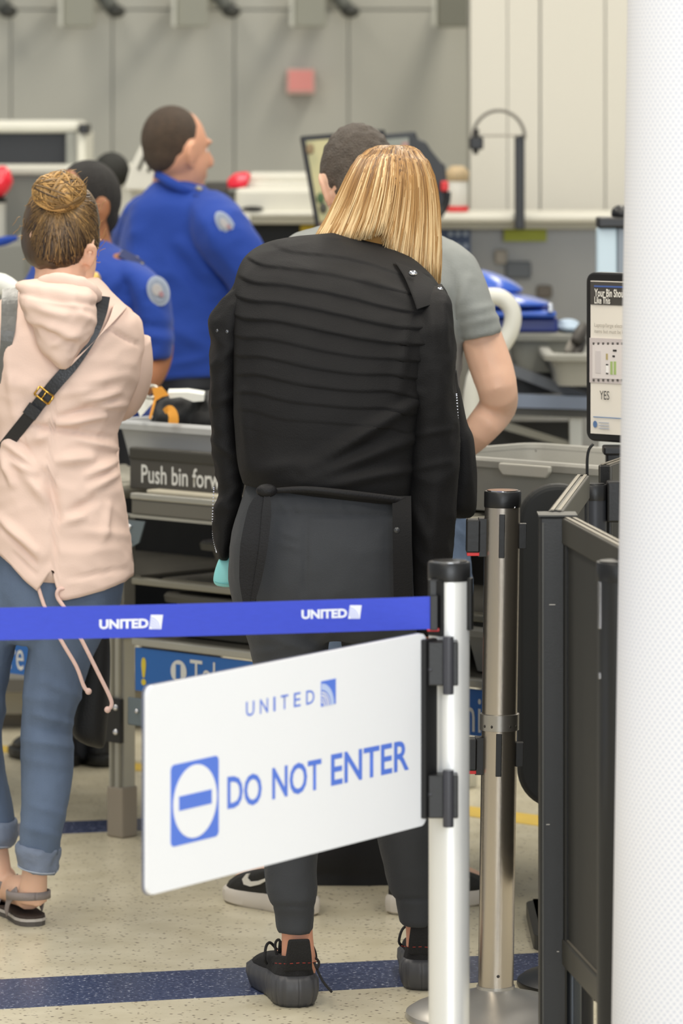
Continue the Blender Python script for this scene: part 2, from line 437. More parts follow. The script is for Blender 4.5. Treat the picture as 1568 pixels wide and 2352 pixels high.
# near white perforated column (tapering clad pillar)
def perf_mat():
    m = bpy.data.materials.new('white_perforated_metal'); m.use_nodes = True; nt = m.node_tree; N = nt.nodes; L = nt.links; b = N['Principled BSDF']
    uv = N.new('ShaderNodeUVMap'); uv.uv_map = 'uv'; sp = N.new('ShaderNodeSeparateXYZ'); L.new(uv.outputs[0], sp.inputs[0])
    def M(op, a, b_=None):
        n = N.new('ShaderNodeMath'); n.operation = op
        for i, q in enumerate((a, b_)):
            if q is None: continue
            if hasattr(q, 'links'): L.new(q, n.inputs[i])
            else: n.inputs[i].default_value = q
        return n.outputs[0]
    v = M('DIVIDE', sp.outputs[1], .0062); row = M('FLOOR', v); odd = M('MODULO', row, 2.0)
    u = M('ADD', M('DIVIDE', sp.outputs[0], .0112), M('MULTIPLY', odd, .5))
    fu = M('SUBTRACT', M('FRACT', u), .5); fv = M('MULTIPLY', M('SUBTRACT', M('FRACT', v), .5), .6)
    dd = M('SQRT', M('ADD', M('MULTIPLY', fu, fu), M('MULTIPLY', fv, fv)))
    r = N.new('ShaderNodeValToRGB'); e = r.color_ramp.elements; e[0].position = .17; e[0].color = (*lin('C8CBD6'), 1); e[1].position = .27; e[1].color = (*lin('E6E6EA'), 1)
    L.new(dd, r.inputs[0]); L.new(r.outputs[0], b.inputs['Base Color']); b.inputs['Roughness'].default_value = .5
    bp = N.new('ShaderNodeBump'); bp.inputs['Strength'].default_value = .3; bp.inputs['Distance'].default_value = .002
    L.new(r.outputs[0], bp.inputs['Height']); L.new(bp.outputs[0], b.inputs['Normal'])
    return m
PCX, PCY, PR0 = .4175+.15, 6.8, .15
mb = MB(); n = 128; rg = []
zs = [0, .6, 1.2, 1.8, 2.6]
for z in zs: rg.append([Vector((PCX+(PR0-.0155*z)*math.cos(2*math.pi*k/n), PCY+(PR0-.0155*z)*math.sin(2*math.pi*k/n), z)) for k in range(n)])
mb.rings(rg); col = mb.build('perforated_column', perf_mat(), None, True, auto=True)
uvl = col.data.uv_layers.new(name='uv')
for lo in col.data.loops:
    p = col.data.vertices[lo.vertex_index].co; an = math.atan2(p.y-PCY, -(p.x-PCX)); uvl.data[lo.index].uv = (an*.15, p.z)
tag(col, 'tall white perforated metal column filling the right edge', 'column')

# ------------------------------------------------------------------ background: wall fixtures, machines
for i, (x0, x1) in enumerate(((145, 216), (405, 478), (676, 748), (1003, 1078))):
    g = 'hanging panels along the back wall top'
    which = ['leftmost of the row, above the cropped-hair officer', 'second from the left of the row', 'third from the left of the row', 'rightmost and darkest, against the white pier'][i]
    r = thing('hanging_panel', P((x0+x1)/2, 62, 17.9), 'grey-green blurred panel at the back wall top, '+which, 'panel', g)
    mb = MB(); pbox(mb, x0, -160, x1, 62, 17.9, .06); mb.build('board', mat('hanging_panel_dark' if i == 3 else 'hanging_panel_grey', '7E7E73' if i == 3 else '9A9A8E', .6), r, bevel=.006)
    mb = MB(); pbox(mb, x0-10, -160, x0-2, 60, 17.88, .05); mb.build('edge_strip', mat('hanging_panel_edge', 'CFCFC4', .6), r)
    mb = MB(); pbox(mb, x0+20, -60, x1-20, -40, 17.96, WY-17.96); mb.build('wall_bracket', machine_grey, r)
for i, x in enumerate((14, 262, 527, 800)):
    r = thing('wall_spotlight', P(x, 25, 18.2), ['dark wall spotlight at the top left corner of the photo', 'dark wall spotlight left of the cropped-hair officer', 'dark wall spotlight above and right of the cropped-hair officer', 'dark wall spotlight above the blonde hair'][i], 'spotlight', 'wall spotlights')
    dk = mat('spot_housing', '6A6C66', .6); dk2 = mat('spot_dark', '3F403D', .5)
    mb = MB(); mb.tube([P(x-32, -30, 18.3), P(x-20, -4, 18.2), P(x-4, 20, 18.15)], [.03, .035, .03], 12); mb.build('arm', dk, r, True)
    mb = MB(); mb.ell(P(x+4, 26, 18.15), (.04, .05, .028)); mb.build('lamp_head', dk2, r, True)
    mb = MB(); mb.tube([P(x-40, -40, WY), P(x-32, -30, 18.3)], [.05, .03], 12); mb.build('wall_mount', dk, r, True)
r = thing('exit_reflection', P(690, 215, 18.3), 'small pale red square, painted reflection of an exit sign, on the grey back wall', 'sign')  # pale red box standing for an exit sign's reflection in the wall
mb = MB(); pbox(mb, 657, 157, 723, 216, 18.35, .14); mb.build('housing', mat('reflection_pale', 'D8B5AC', .5), r, bevel=.006)
mb = MB(); pbox(mb, 663, 162, 718, 208, 18.345, .01); mb.build('reflected_glow', mat('reflection_red', 'E08F88', .5, emit=.12), r)  # faint emission imitates the reflected glow

# left scanner hood
r = thing('scanner_hood', P(90, 580, 15.5), 'cream framed scanner hood with dark glass at the left edge', 'scanner')
mb = MB(); pbox(mb, -160, 276, 182, 305, 14.9, .5); mb.build('top_bar', cream, r, bevel=.02)
mb = MB(); pbox(mb, -160, 303, 168, 382, 14.95, .05); mb.build('dark_glass', machine_dark, r)
mb = MB(); pbox(mb, 152, 305, 172, 385, 14.9, .03); mb.build('glass_edge', machine_grey, r)
mb = MB(); pbox(mb, 176, 300, 196, 381, 14.9, .5); mb.build('corner_post', cream, r, bevel=.01)
mb = MB(); pbox(mb, 181, 285, 201, 308, 14.85, .2); mb.build('end_block', black_pl, r, bevel=.004)
r = thing('xray_machine', P(140, 900, 14.5), 'cream and grey x-ray machine body behind the bun-haired woman', 'machine')
mb = MB(); pbox(mb, -160, 382, 350, 1320, 14.3, 1.0); mb.build('body', cream, r, bevel=.02)
mb = MB(); mb.prism([P(14, 408, 14.29), P(128, 410, 14.29), P(128, 440, 14.29), P(95, 490, 14.29), P(14, 560, 14.29)], (0, -.02, 0)); mb.build('side_panel', mat('machine_panel', '6F706A', .5), r)
mb = MB(); pbox(mb, -160, 385, 345, 402, 14.25, .05); mb.build('top_ledge', mat('machine_top', 'B9B7AC', .5), r, bevel=.006)
mb = MB(); mb.prism([P(-160, 575, 13.9), P(60, 555, 13.9), P(60, 900, 13.9), P(-160, 900, 13.9)], (0, .35, 0)); mb.build('conveyor_cover', mat('machine_low', '7C7D78', .5), r, bevel=.01)
r = thing('beacon_lamp', P(2, 420, 14), 'red beacon lamp cut off by the left photo edge', 'lamp', 'red beacon lamps')
mb = MB(); mb.tube([P(-20, 445, 14.1), P(-4, 425, 14.1), P(10, 400, 14.1), P(20, 390, 14.1)], [.03, .04, .035, .015], 14); mb.build('lens', red_lamp, r, True)
mb = MB(); mb.lathe(P(-18, 452, 14.1), [(.045, -.02), (.045, .0)]); mb.build('base', black_pl, r)
r = thing('office_chair', P(256, 700, 14), 'black rounded chair back seen beyond the dark-haired officer', 'chair')
mb = MB(); mb.ell(P(256, 392, 13.9), (.058, .04, .06)); mb.build('headrest', mat('chair_mesh', '23231F', .7), r, True)
mb = MB(); mb.tube([P(256, 400, 13.93), P(256, 700, 13.95), P(256, 1290, 13.95)], .02); mb.build('post', black_pl, r, True)
r = thing('slanted_housing', P(330, 440, 13.6), 'white slanted machine arm with slots left of the cropped-hair officer', 'machine part')
mb = MB(); mb.prism([P(350, 278, 13.4), P(400, 278, 13.4), P(380, 440, 13.4), P(284, 438, 13.4), P(300, 380, 13.4)], (0, .25, 0)); mb.build('arm_body', mat('machine_white', 'DAD8CD', .5), r, bevel=.008)
for (xa, ya, xb, yb) in ((343, 332, 318, 390), (362, 340, 340, 395)):
    mb = MB(); mb.tube([P(xa, ya, 13.4), P(xb, yb, 13.4)], .006, 6, 1); mb.build('slot', mat('slot_dark', '55544C', .6), r)
mb = MB(); pbox(mb, 300, 436, 372, 1526, 13.45, .15); mb.build('support', cream, r)
# right counter / machine with ledge
r = thing('xray_tunnel', P(640, 900, 14.2), 'cream x-ray tunnel housing with painted shade beneath right of the cropped-hair officer', 'machine')
mb = MB(); pbox(mb, 540, 432, 760, 515, 13.8, 1.0); mb.build('upper_housing', cream, r, bevel=.015)
mb = MB(); pbox(mb, 566, 400, 760, 420, 13.9, .6); mb.build('top_strip', mat('machine_top2', 'D4D2C6', .5), r, bevel=.01)
mb = MB(); pbox(mb, 566, 418, 760, 436, 13.85, .7); mb.build('ledge', mat('machine_white', 'DAD8CD', .5), r, bevel=.006)
mb = MB(); pbox(mb, 560, 486, 760, 498, 13.76, .06); mb.build('front_ledge', mat('machine_white', 'DAD8CD', .5), r, bevel=.006)
mb = MB(); mb.ell(P(580, 479, 13.78), (.035, .03, .008)); mb.build('hand_grip', black_pl, r, True)
mb = MB(); pbox(mb, 470, 420, 522, 440, 13.8, .3); mb.build('shaded_recess', panel_dark, r)  # dark block standing for the shade in a recess
mb = MB(); pbox(mb, 500, 440, 542, 620, 13.85, .6); mb.build('side_wall', mat('machine_side', '6A6A63', .5), r)
mb = MB(); pbox(mb, 555, 490, 574, 1503, 13.7, .08); mb.build('leg', cream, r)
mb = MB(); pbox(mb, 574, 515, 780, 1476, 14.0, .05); mb.build('underside_shade', mat('shade_dark', '25292E', .6), r)  # dark sheet standing in for the shade under the housing
mb = MB(); pbox(mb, 690, 518, 722, 540, 13.95, .02); mb.build('warning_label', mat('label_yellow', 'D9BC2A', .5), r)
r = thing('beacon_lamp', P(545, 440, 13.6), 'red rounded beacon lamp beside the officer\'s chin', 'lamp', 'red beacon lamps')
mb = MB(); q = [(518, 432), (522, 412), (538, 398), (566, 394), (576, 400), (572, 420), (556, 438), (530, 440)]
mb.prism([P(x, y, 13.82) for x, y in q], (0, .07, 0)); ob = mb.build('lens', red_lamp, r, False, bevel=.02, seg=4); smoothed(ob)
mb = MB(); pbox(mb, 525, 430, 570, 440, 13.82, .07); mb.build('base', machine_grey, r)

# monitors
r = thing('monitor', P(790, 560, 13.0), 'tilted black monitor with yellowish screen left of the blonde hair', 'monitor')
def quad(mb, pts, Y, d): return mb.prism([P(x, y, Y) for x, y in pts], (0, d, 0))
mb = MB(); quad(mb, [(688, 313), (884, 297), (900, 590), (736, 590)], 13.0, .05); mb.build('bezel', black_pl, r, bevel=.006)
mb = MB(); quad(mb, [(702, 324), (868, 311), (884, 575), (745, 575)], 12.995, .01); 
def screen_mat():
    m = bpy.data.materials.new('screen_image'); m.use_nodes = True; nt = m.node_tree; N = nt.nodes; L = nt.links; b = N['Principled BSDF']
    tc = N.new('ShaderNodeTexCoord'); nz = N.new('ShaderNodeTexNoise'); nz.inputs['Scale'].default_value = 9; L.new(tc.outputs['Object'], nz.inputs['Vector'])
    r = N.new('ShaderNodeValToRGB'); e = r.color_ramp.elements; e[0].position = .3; e[0].color = (*lin('7C8058'), 1); e[1].position = .6; e[1].color = (*lin('A8A070'), 1)
    L.new(nz.outputs['Fac'], r.inputs[0]); L.new(r.outputs[0], b.inputs['Base Color']); L.new(r.outputs[0], b.inputs['Emission Color'])
    b.inputs['Emission Strength'].default_value = .35; b.inputs['Roughness'].default_value = .3; return m
mb.build('screen', screen_mat(), r)
for (x, y, rx, c) in ((736, 455, .012, '44603A'), (742, 478, .012, '454539'), (742, 520, .012, '7A5A48'), (712, 342, .012, '8F7A58')):
    mb = MB(); mb.ell(P(x, y, 12.99), (rx, .003, rx*1.4)); mb.build('picture_spot', mat('pic'+c, c, .5), r)
mb = MB(); mb.tube([P(820, 590, 13.05), P(820, 800, 13.1), P(820, 1560, 13.1)], .03); mb.build('stand', black_pl, r, True)
r = thing('monitor', P(960, 560, 13.2), 'dark angled monitor with stepped casing right of the blonde hair', 'monitor')
mb = MB(); quad(mb, [(866, 310), (955, 302), (958, 318), (978, 326), (990, 345), (1012, 372), (1022, 378), (1028, 440), (1020, 470), (1000, 500), (880, 500)], 13.25, .16); mb.build('casing', mat('monitor_casing', '33363A', .5), r, bevel=.006)
mb = MB(); quad(mb, [(880, 320), (938, 316), (940, 360), (880, 360)], 13.24, .01); mb.build('screen', mat('screen_grey', '8E9288', .4), r)
mb = MB(); quad(mb, [(922, 328), (936, 326), (938, 345), (924, 346)], 13.235, .01); mb.build('screen_mark', mat('screen_mark', 'B58A84', .5), r)
mb = MB(); pbox(mb, 1012, 416, 1030, 440, 13.2, .04); mb.build('red_button', red_pl, r, bevel=.006)
mb = MB(); mb.tube([P(1030, 440, 13.2), P(1026, 470, 13.2), P(1008, 500, 13.2)], .008); mb.build('cable', black_pl, r, True)
mb = MB(); pbox(mb, 930, 500, 960, 1540, 13.3, .06); mb.build('stand', black_pl, r)
r = thing('bottle', P(1045, 486, 14.3), 'white bottle with tan top and red base on the far counter', 'bottle')
cz = P(1050, 486, 14.3); mb = MB(); mb.lathe(cz, [(.03, .015), (.034, .02), (.034, .1), (.02, .12)]); mb.build('body', mat('bottle_white', 'D8D5CC', .5), r, True)
mb = MB(); mb.lathe(cz, [(.036, .0), (.036, .018)]); mb.build('base_ring', red_pl, r)
mb = MB(); mb.lathe(cz+Vector((0, 0, .1)), [(.036, 0), (.04, .03), (.02, .05)]); mb.build('cap', mat('tan_plastic', 'BFA884', .6), r, True)
# far counter with column camera
r = thing('far_counter', P(1200, 1200, 14.3), 'long cream counter rail with grey glass front before the white pier', 'counter')
mb = MB(); pbox(mb, 880, 490, 1600, 512, 14.2, .5); mb.build('top_rail', mat('machine_white2', 'D2CFC3', .5), r, bevel=.02)
mb = MB(); pbox(mb, 880, 510, 1600, 526, 14.25, .4); mb.build('lower_rail', mat('machine_rail', 'AFADA2', .5), r, bevel=.01)
mb = MB(); pbox(mb, 880, 526, 1600, 1270, 14.4, .04); mb.build('front_glass', mat('smoked_panel', '77756E', .25, var=.15, vscale=3), r)
mb = MB(); pbox(mb, 1005, 526, 1080, 640, 14.36, .03); mb.build('blue_notice', mat('navy_notice', '3B4A68', .6), r)
for k in range(3):
    for j in range(2):
        mb = MB(); pbox(mb, 1030+k*17, 532+j*28, 1039+k*17, 542+j*28, 14.355, .005); mb.build('notice_mark', mat('notice_mark', 'A0ABBC', .6), r)
mb = MB(); pbox(mb, 1157, 527, 1255, 554, 14.34, .03); mb.build('lime_label', mat('lime_label', '8F962A', .6, var=.15, vscale=20), r)
for (x, y, w, h, c) in ((1150, 590, 30, 34, '8E8880'), (1190, 620, 60, 40, '565A60'), (1250, 670, 36, 30, '5A534C')):
    mb = MB(); pbox(mb, x-w/2, y-h/2, x+w/2, y+h/2, 14.37, .02); mb.build('bag_behind_glass', mat('gl'+c, c, .7), r, bevel=.02, seg=3)
r = thing('camera_pole', P(1192, 512, 14.1), 'black camera pole with thin arched wire on the cream counter', 'camera')
mb = MB(); pbox(mb, 1182, 310, 1205, 528, 14.165, .035); mb.build('pole', black_pl, r, bevel=.004)
arc = [P(1145+60*math.cos(math.radians(t)), 318-64*math.sin(math.radians(t)), 14.12) for t in range(0, 181, 15)]
mb = MB(); mb.tube(arc, .0055, 8); mb.build('arched_wire', mat('wire_grey', '6F6B64', .5), r, True)
mb = MB(); mb.tube([P(1095, 311, 14.12), P(1190, 311, 14.12)], .004, 8, 2); mb.build('cross_wire', mat('wire_pale', 'A39E94', .5), r)
mb = MB(); pbox(mb, 1078, 314, 1110, 344, 14.1, .05); mb.build('camera_body', black_pl, r, bevel=.006)
mb = MB(); mb.lathe(P(1092, 350, 14.12), [(.008, -.006), (.011, .01)], 12); mb.build('camera_lens', black_pl, r)
mb = MB(); mb.tube([P(1092, 316, 14.12), P(1094, 296, 14.12)], .009, 8, 1); mb.build('wire_clip', black_pl, r)
r = thing('glass_post', P(1400, 1780, 11.2), 'pale blue translucent post with black cap above the bin poster', 'post')
mb = MB(); pbox(mb, 1370, 523, 1417, 900, 11.2, .06); mb.build('pale_post', mat('pale_blue_panel', 'BFD2DE', .3), r, bevel=.006)
mb = MB(); pbox(mb, 1417, 523, 1440, 900, 11.2, .06); mb.build('grey_post', mat('grey_blue_panel', '7D8792', .35), r, bevel=.004)
mb = MB(); pbox(mb, 1372, 499, 1445, 524, 11.18, .1); mb.build('cap', black_pl, r, bevel=.006)
mb = MB(); mb.ell(P(1425, 490, 11.22), (.025, .03, .022)); mb.build('cap_knob', black_pl, r, True)
mb = MB(); pbox(mb, 1375, 900, 1435, 1780, 11.21, .04); mb.build('lower_leg', alu, r)
# far bag belt with bins, blue cases and white hose
FY = 12.2
r = thing('roller_table', P(1250, 1000, FY), 'dark roller table with steel rails in the background on the right', 'table')
mb = MB(); quad(mb, [(1150, 905), (1480, 915), (1480, 945), (1150, 935)], FY-.4, .04); mb.build('front_rail', mat('rail_bluegrey', '6A7280', .35, .3), r)
mb = MB(); quad(mb, [(1090, 830), (1350, 930), (1350, 905), (1090, 805)], FY-.2, .1); mb.build('side_rail', mat('rail_dark', '5F6164', .4, .3), r)
mb = MB(); pbox(mb, 1100, 855, 1480, 905, FY, 1.0); mb.build('bed', mat('bed_dark', '3B3C3E', .5), r)
mb = MB(); quad(mb, [(1090, 935), (1480, 945), (1480, 965), (1090, 950)], FY-.38, .4); mb.build('under_frame', mat('frame_dark', '3F3E3A', .5), r)
for x in (1075, 1308):
    mb = MB(); pbox(mb, x, 945, x+28, 1640, FY-.3, .05); mb.build('leg', alu, r)
mb = MB(); quad(mb, [(1150, 965), (1310, 1015), (1310, 1030), (1150, 985)], FY-.28, .03); mb.build('brace', alu_dull, r)
mb = MB(); pbox(mb, 1090, 970, 1320, 1640, FY+.3, .05); mb.build('back_board', mat('back_dark', '1E1F20', .6), r)
def bin_(name, corners, Y, d, h, m, label, group=None, lip=.012):
    """plastic tray: tapered walls with rolled lip; corners = front lip (xl,xr,y)"""
    xl, xr, y = corners; a = P(xl, y, Y); b = P(xr, y, Y)
    return tray(name, a, b, d, h, m, label, group, lip)
def tray(name, a, b, d, h, m, label, group=None, lip=.012, dirn=None):
    a, b = Vector(a), Vector(b); u = (b-a); w = u.length; u.normalize(); n = Vector((-u.y, u.x, 0)) if dirn is None else dirn
    zt = a.z; r = thing(name, a+u*w/2+n*d/2-Vector((0, 0, h)), label, 'bin', group)
    def ring(ins, z, rad):
        return [a+u*p+n*q+Vector((0, 0, z)) for p, q in rrect(ins, ins, w-ins, d-ins, rad)]
    mb = MB(); mb.rings([ring(.035, -h+.004, .03), ring(.03, -h, .03), ring(.012, -.02, .04), ring(.01, -.004, .04), ring(.016, -.004, .04), ring(.036, -h+.008, .03)])
    mb.build('wall', m, r, True, auto=True)
    mb = MB(); mb.rings([ring(.008, -.022, .04), ring(-.008, -.02, .045), ring(-.01, -.006, .045), ring(-.006, 0, .045), ring(.016, 0, .04), ring(.018, -.01, .04)], cap=False)
    mb.build('lip', m, r, True, auto=True)
    return r, a, u, n, w
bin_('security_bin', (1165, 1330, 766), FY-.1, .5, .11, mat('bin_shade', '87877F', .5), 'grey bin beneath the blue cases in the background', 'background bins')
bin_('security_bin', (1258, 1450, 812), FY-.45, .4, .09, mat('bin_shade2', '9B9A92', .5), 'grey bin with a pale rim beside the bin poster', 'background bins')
r = thing('blue_case', P(1190, 764, FY+.1), 'shiny royal blue hard case, upper of two by the grey shirt', 'case', 'blue cases')
def dome(xl, xr, yt, yb, Y, d, m, name, parent):
    L = Loft([(yt, (xl*.8+xr*.2), (xl*.75+xr*.25), d*.3, Y), (yt+(yb-yt)*.15, xl+.0*(xr-xl), xl+.48*(xr-xl), d*.7), (yt+(yb-yt)*.5, xl-4, xl+.8*(xr-xl), d*.95), (yb-6, xl-6, xr, d), (yb, xl-4, xr-4, d*.96)], 3)
    mb = MB(); L.into(mb, n=40, step=3); return mb.build(name, m, parent, True)
dome(1080, 1200, 620, 668, FY+.1, .14, bluecase, 'shell', r)
r = thing('blue_case', P(1190, 764, FY), 'larger royal blue case with navy base under the other blue case', 'case', 'blue cases')
dome(1075, 1262, 664, 700, FY+.02, .16, bluecase, 'lid', r)
mb = MB(); pbox(mb, 1080, 700, 1262, 716, FY-.1, .3); mb.build('band', bluecase_d, r, bevel=.01)
mb = MB(); pbox(mb, 1078, 714, 1278, 730, FY-.13, .34); mb.build('rim', bluecase, r, bevel=.01)
mb = MB(); pbox(mb, 1082, 730, 1282, 764, FY-.1, .3); mb.build('base', bluecase_d, r, bevel=.008)
mb = MB(); pbox(mb, 1258, 696, 1270, 718, FY-.14, .02); mb.build('latch', chrome, r, bevel=.003)
r = thing('cloth_bundle', P(1310, 766, FY), 'pale blue folded cloth beside the navy case base', 'cloth')
mb = MB(); mb.ell(P(1308, 752, FY-.02), (.045, .08, .016)); mb.build('fold', mat('pale_cloth', 'A9BACB', .8), r, True)
mb = MB(); mb.ell(P(1304, 742, FY), (.03, .07, .012)); mb.build('fold', mat('pale_cloth', 'A9BACB', .8), r, True)
r = thing('shoe_pair', P(1330, 812, FY-.4), 'dark shoes lying on a bin rim by the poster frame', 'shoes')
for (x, y, a_) in ((1330, 770, .03), (1312, 795, .022), (1330, 800, .022)):
    mb = MB(); mb.tube([P(x+8, y-18, FY-.35), P(x, y, FY-.4), P(x-10, y+16, FY-.42)], [a_*.5, a_*.62, a_*.45], 12); mb.build('shoe', mat('shoe_dk%d' % x, '3E3A36' if x != 1312 else '77726A', .6), r, True)
r = thing('guard_hoop', P(1150, 900, 10.9), 'thick white curved tube hoop beside the grey t-shirt sleeve', 'guard tube', 'white guard tubes')
mb = MB(); mb.tube([P(1060, 690, 11), P(1110, 682, 11), P(1150, 684, 11), P(1174, 710, 11), P(1176, 745, 11), P(1158, 785, 11), P(1120, 830, 11), P(1085, 900, 11), P(1078, 1200, 11), P(1075, 1805, 11)], .022, 16, 5); mb.build('tube', white_pl, r, True)
r = thing('guard_hoop', P(5, 900, 10.2), 'white rounded tube end at the left edge behind the pink hood', 'guard tube', 'white guard tubes')
mb = MB(); mb.tube([P(-40, 700, 10.2), P(-15, 655, 10.2), P(10, 655, 10.2), P(30, 690, 10.2), P(20, 850, 10.2), P(-70, 1000, 10.2), P(-80, 1930, 10.2)], .024, 16); mb.build('tube', mat('bright_white_plastic', 'EDEFEA', .4), r, True)
r = thing('blue_sleeve_cloth', P(20, 562, 12.6), 'small blue folded cloth on the grey machine at left', 'cloth')
mb = MB(); mb.tube([P(-20, 560, 12.6), P(12, 553, 12.6), P(40, 546, 12.6)], [.012, .014, .006], 10, flat=.8); mb.build('fold', uniform, r, True)

# ------------------------------------------------------------------ divesting tables with PUSH BIN panel
T = Wall2(301, 10.2, 1090, 9.44)
def tb(u, w, z): return T(u, z, -w)
def tbox(mb, u0, u1, w0, w1, z0, z1): return mb.obox(tb(u0, w0, z0), T.u*(u1-u0), -T.n*(w1-w0), (0, 0, z1-z0))
def table(name, u0, u1, label, legs):
    r = thing(name, tb((u0+u1)/2, .35, 0), label, 'table', 'divesting tables')
    mb = MB(); tbox(mb, u0, u1, 0, .03, .764, .80); mb.build('front_rail', sheet, r, bevel=.004)
    mb = MB(); tbox(mb, u0, u1, -.004, .02, .80, .814); mb.build('rail_edge', alu, r, bevel=.003)
    mb = MB(); tbox(mb, u0, u1, -.004, .02, .757, .764); mb.build('rail_edge', alu, r)
    mb = MB(); tbox(mb, u0, u1, .53, .56, .764, .81); mb.build('back_rail', sheet, r, bevel=.004)
    k = int((u1-u0-.08)/.06)
    for i in range(k):
        u = u0+.06+i*.06; mb = MB(); mb.tube([tb(u, .03, .80), tb(u, .53, .80)], .018, 10, 1); mb.build('roller', alu_dull, r, True)
    for z0, z1 in ((.457, .475), (.60, .615)):
        mb = MB(); tbox(mb, u0, u1, 0, .03, z0, z1); mb.build('shelf_rail', alu if z0 < .5 else alu_dull, r, bevel=.003)
    mb = MB(); tbox(mb, u0, u1, .03, .53, .462, .47); mb.build('lower_shelf', sheet, r)
    mb = MB(); tbox(mb, u0, u1, .10, .53, .600, .607); mb.build('upper_shelf', sheet, r)
    mb = MB(); tbox(mb, u0, u1, .50, .52, .47, .76); mb.build('back_board', mat('board_dark', '1D1D1D', .6), r)
    mb = MB(); tbox(mb, u0+.01, u1-.01, .004, .012, .352, .452); sb = mb.build('sign_board', table_blue, r)
    for u, w in legs:
        mb = MB(); tbox(mb, u-.024, u+.024, w, w+.045, .06, .76); lg = mb.build('leg', alu, r, bevel=.006)
        for du in (-.012, .014):
            mb = MB(); tbox(mb, u+du, u+du+.008, w-.003, w, .12, .76); mb.build('groove', alu_dull, lg)
        mb = MB(); tbox(mb, u-.027, u+.027, w-.003, w+.048, 0, .12); mb.build('foot_sleeve', mat('foot_sleeve', '9C9284', .5, .3), lg, bevel=.005)
    return r, sb
lt = -0.055
t1, sb1 = table('divesting_table', -1.25, -.075, 'steel divesting table at far left behind the pink parka woman', [(-1.2, .02), (-1.2, .50)])
t2, sb2 = table('divesting_table', 0.0, 1.62, 'steel divesting table with blue instruction sign behind the blonde woman', [(lt, .0), (lt, .50), (1.56, .0), (1.56, .50)])
def on(sb, txt, x0, y0, x1, y1, m, nm='lettering', bold=0):
    a = T.px(x0, y1); b = T.px(x1, y0); return letter(nm, txt, lambda u, v, o: tb(u, .003, v), (a[0], a[1], b[0], b[1]), m, sb, bold=bold)
on(sb2, '!', 322, 1511, 333, 1574, vinyl_yellow, 'exclamation_mark', .03)
u_, v_ = T.px(408, 1543); mb = MB(); T.flat(mb, disc(u_, v_, .0265), -.0025, .001); dk = mb.build('number_disc', vinyl_white, sb2)
a = T.px(402, 1560); b = T.px(413, 1527); letter('numeral', '1', lambda u, v, o: tb(u, .0018, v), (a[0], a[1], b[0], b[1]), table_blue, dk, bold=.02)
on(sb2, 'Take', 434, 1527, 530, 1577, vinyl_white)
on(sb2, 'this', 1038, 1604, 1128, 1676, vinyl_white)
on(sb1, 'are', 0, 1494, 52, 1534, vinyl_white)
# white slats lying at the rail, bracket plates
for (xa, xb, y, z) in ((322, 520, 1128, .012), (412, 560, 1120, .012)):
    a = T.px(xa, y); b = T.px(xb, y); mb = MB(); tbox(mb, a[0], b[0], .02+(.06 if y < 1125 else 0), .07+(.06 if y < 1125 else 0), .814, .822 if y > 1125 else .826); mb.build('slide_strip', mat('cream_strip', 'C9C2AE', .5), t2, bevel=.002)
a = T.px(296, 1200); b = T.px(330, 1215)
mb = MB(); mb.prism([tb(a[0], -.002, .75), tb(b[0]+.01, -.002, .75), tb(b[0]-.01, -.002, .70), tb(a[0], -.002, .68)], T.n*.004); bk = mb.build('corner_bracket', mat('zinc_plate', '77838A', .4, .5), t2)
for z in (.735, .70):
    mb = MB(); mb.ell(tb(a[0]+.012, -.008, z), (.006, .006, .006), nu=10, nv=6); mb.build('bolt', chrome, bk, True)
a = T.px(305, 1600); mb = MB(); tbox(mb, a[0]-.015, a[0]+.045, -.004, .004, .27, .335); bk = mb.build('corner_bracket', mat('zinc_plate', '77838A', .4, .5), t2, bevel=.003)
mb = MB(); mb.ell(tb(a[0]+.02, -.006, .305), (.006, .006, .006), nu=10, nv=6); mb.build('bolt', chrome, bk, True)
# guard panel PUSH BIN FORWARD
a0 = T.px(262, 1120); r = thing('instruction_sign', tb(.3, .06, .82), 'dark guard panel reading Push bin forward on the steel table', 'sign panel')
mb = MB(); tbox(mb, -.07, .62, .06, .075, .816, .905); gp = mb.build('board', panel_dark, r, bevel=.004)
mb = MB(); tbox(mb, -.07, .62, .056, .08, .885, .915); mb.build('top_rubber', mat('rubber_dark', '37352F', .6), r, bevel=.006)
def G(u, v, o): return tb(u, .059, v)
a = T.px(279, 1108); b = T.px(496, 1072)
u1 = a[0]+(b[0]-a[0])*17/12.6; letter('lettering', 'Push bin forward', G, (a[0]+.005, .832, a[0]+.005+(b[0]-a[0])*1.03, .876), vinyl_white, gp, bold=.012)
# bins on table
TN = -T.n
p = tb(-.16, .11, .972); tray('security_bin', tb(-.19, .10, .972), tb(.26, .10, .972), .42, .10, bin_grey, 'grey security bin holding black clothes and papers on the table', 'bins on the divesting table', dirn=TN)
rb = tray('security_bin', tb(.79, .12, .945), tb(1.42, .12, .945), .40, .12, bin_dark, 'empty worn grey bin at the right end of the steel table', 'bins on the divesting table', dirn=TN)
def ux(x, w):
    lo, hi = -2.0, 3.0
    for _ in range(40):
        m = (lo+hi)/2; q = tb(m, w, 1)
        if CX+F*q.x/q.y < x: lo = m
        else: hi = m
    return lo
ua, ub = ux(1152, .11), ux(1268, .11)
mb = MB(); mb.prism([tb(ua, .11, .925), tb(ua+.012, .11, .912), tb(ub-.012, .11, .912), tb(ub, .11, .925), tb(ub, .11, .938), tb(ua, .11, .938)], T.n*.012); mb.build('handle_tab', mat('bin_rim_pale', 'C4C1B6', .5), rb[0], bevel=.003)
uc = ux(1212, .50); mb = MB(); mb.prism([tb(uc+.03*math.cos(t), .497, .928+.008*math.sin(t)) for t in [k*math.pi/10 for k in range(20)]], T.n*.002); mb.build('grip_hole', mat('grip_dark', '2C2A26', .7), rb[0])
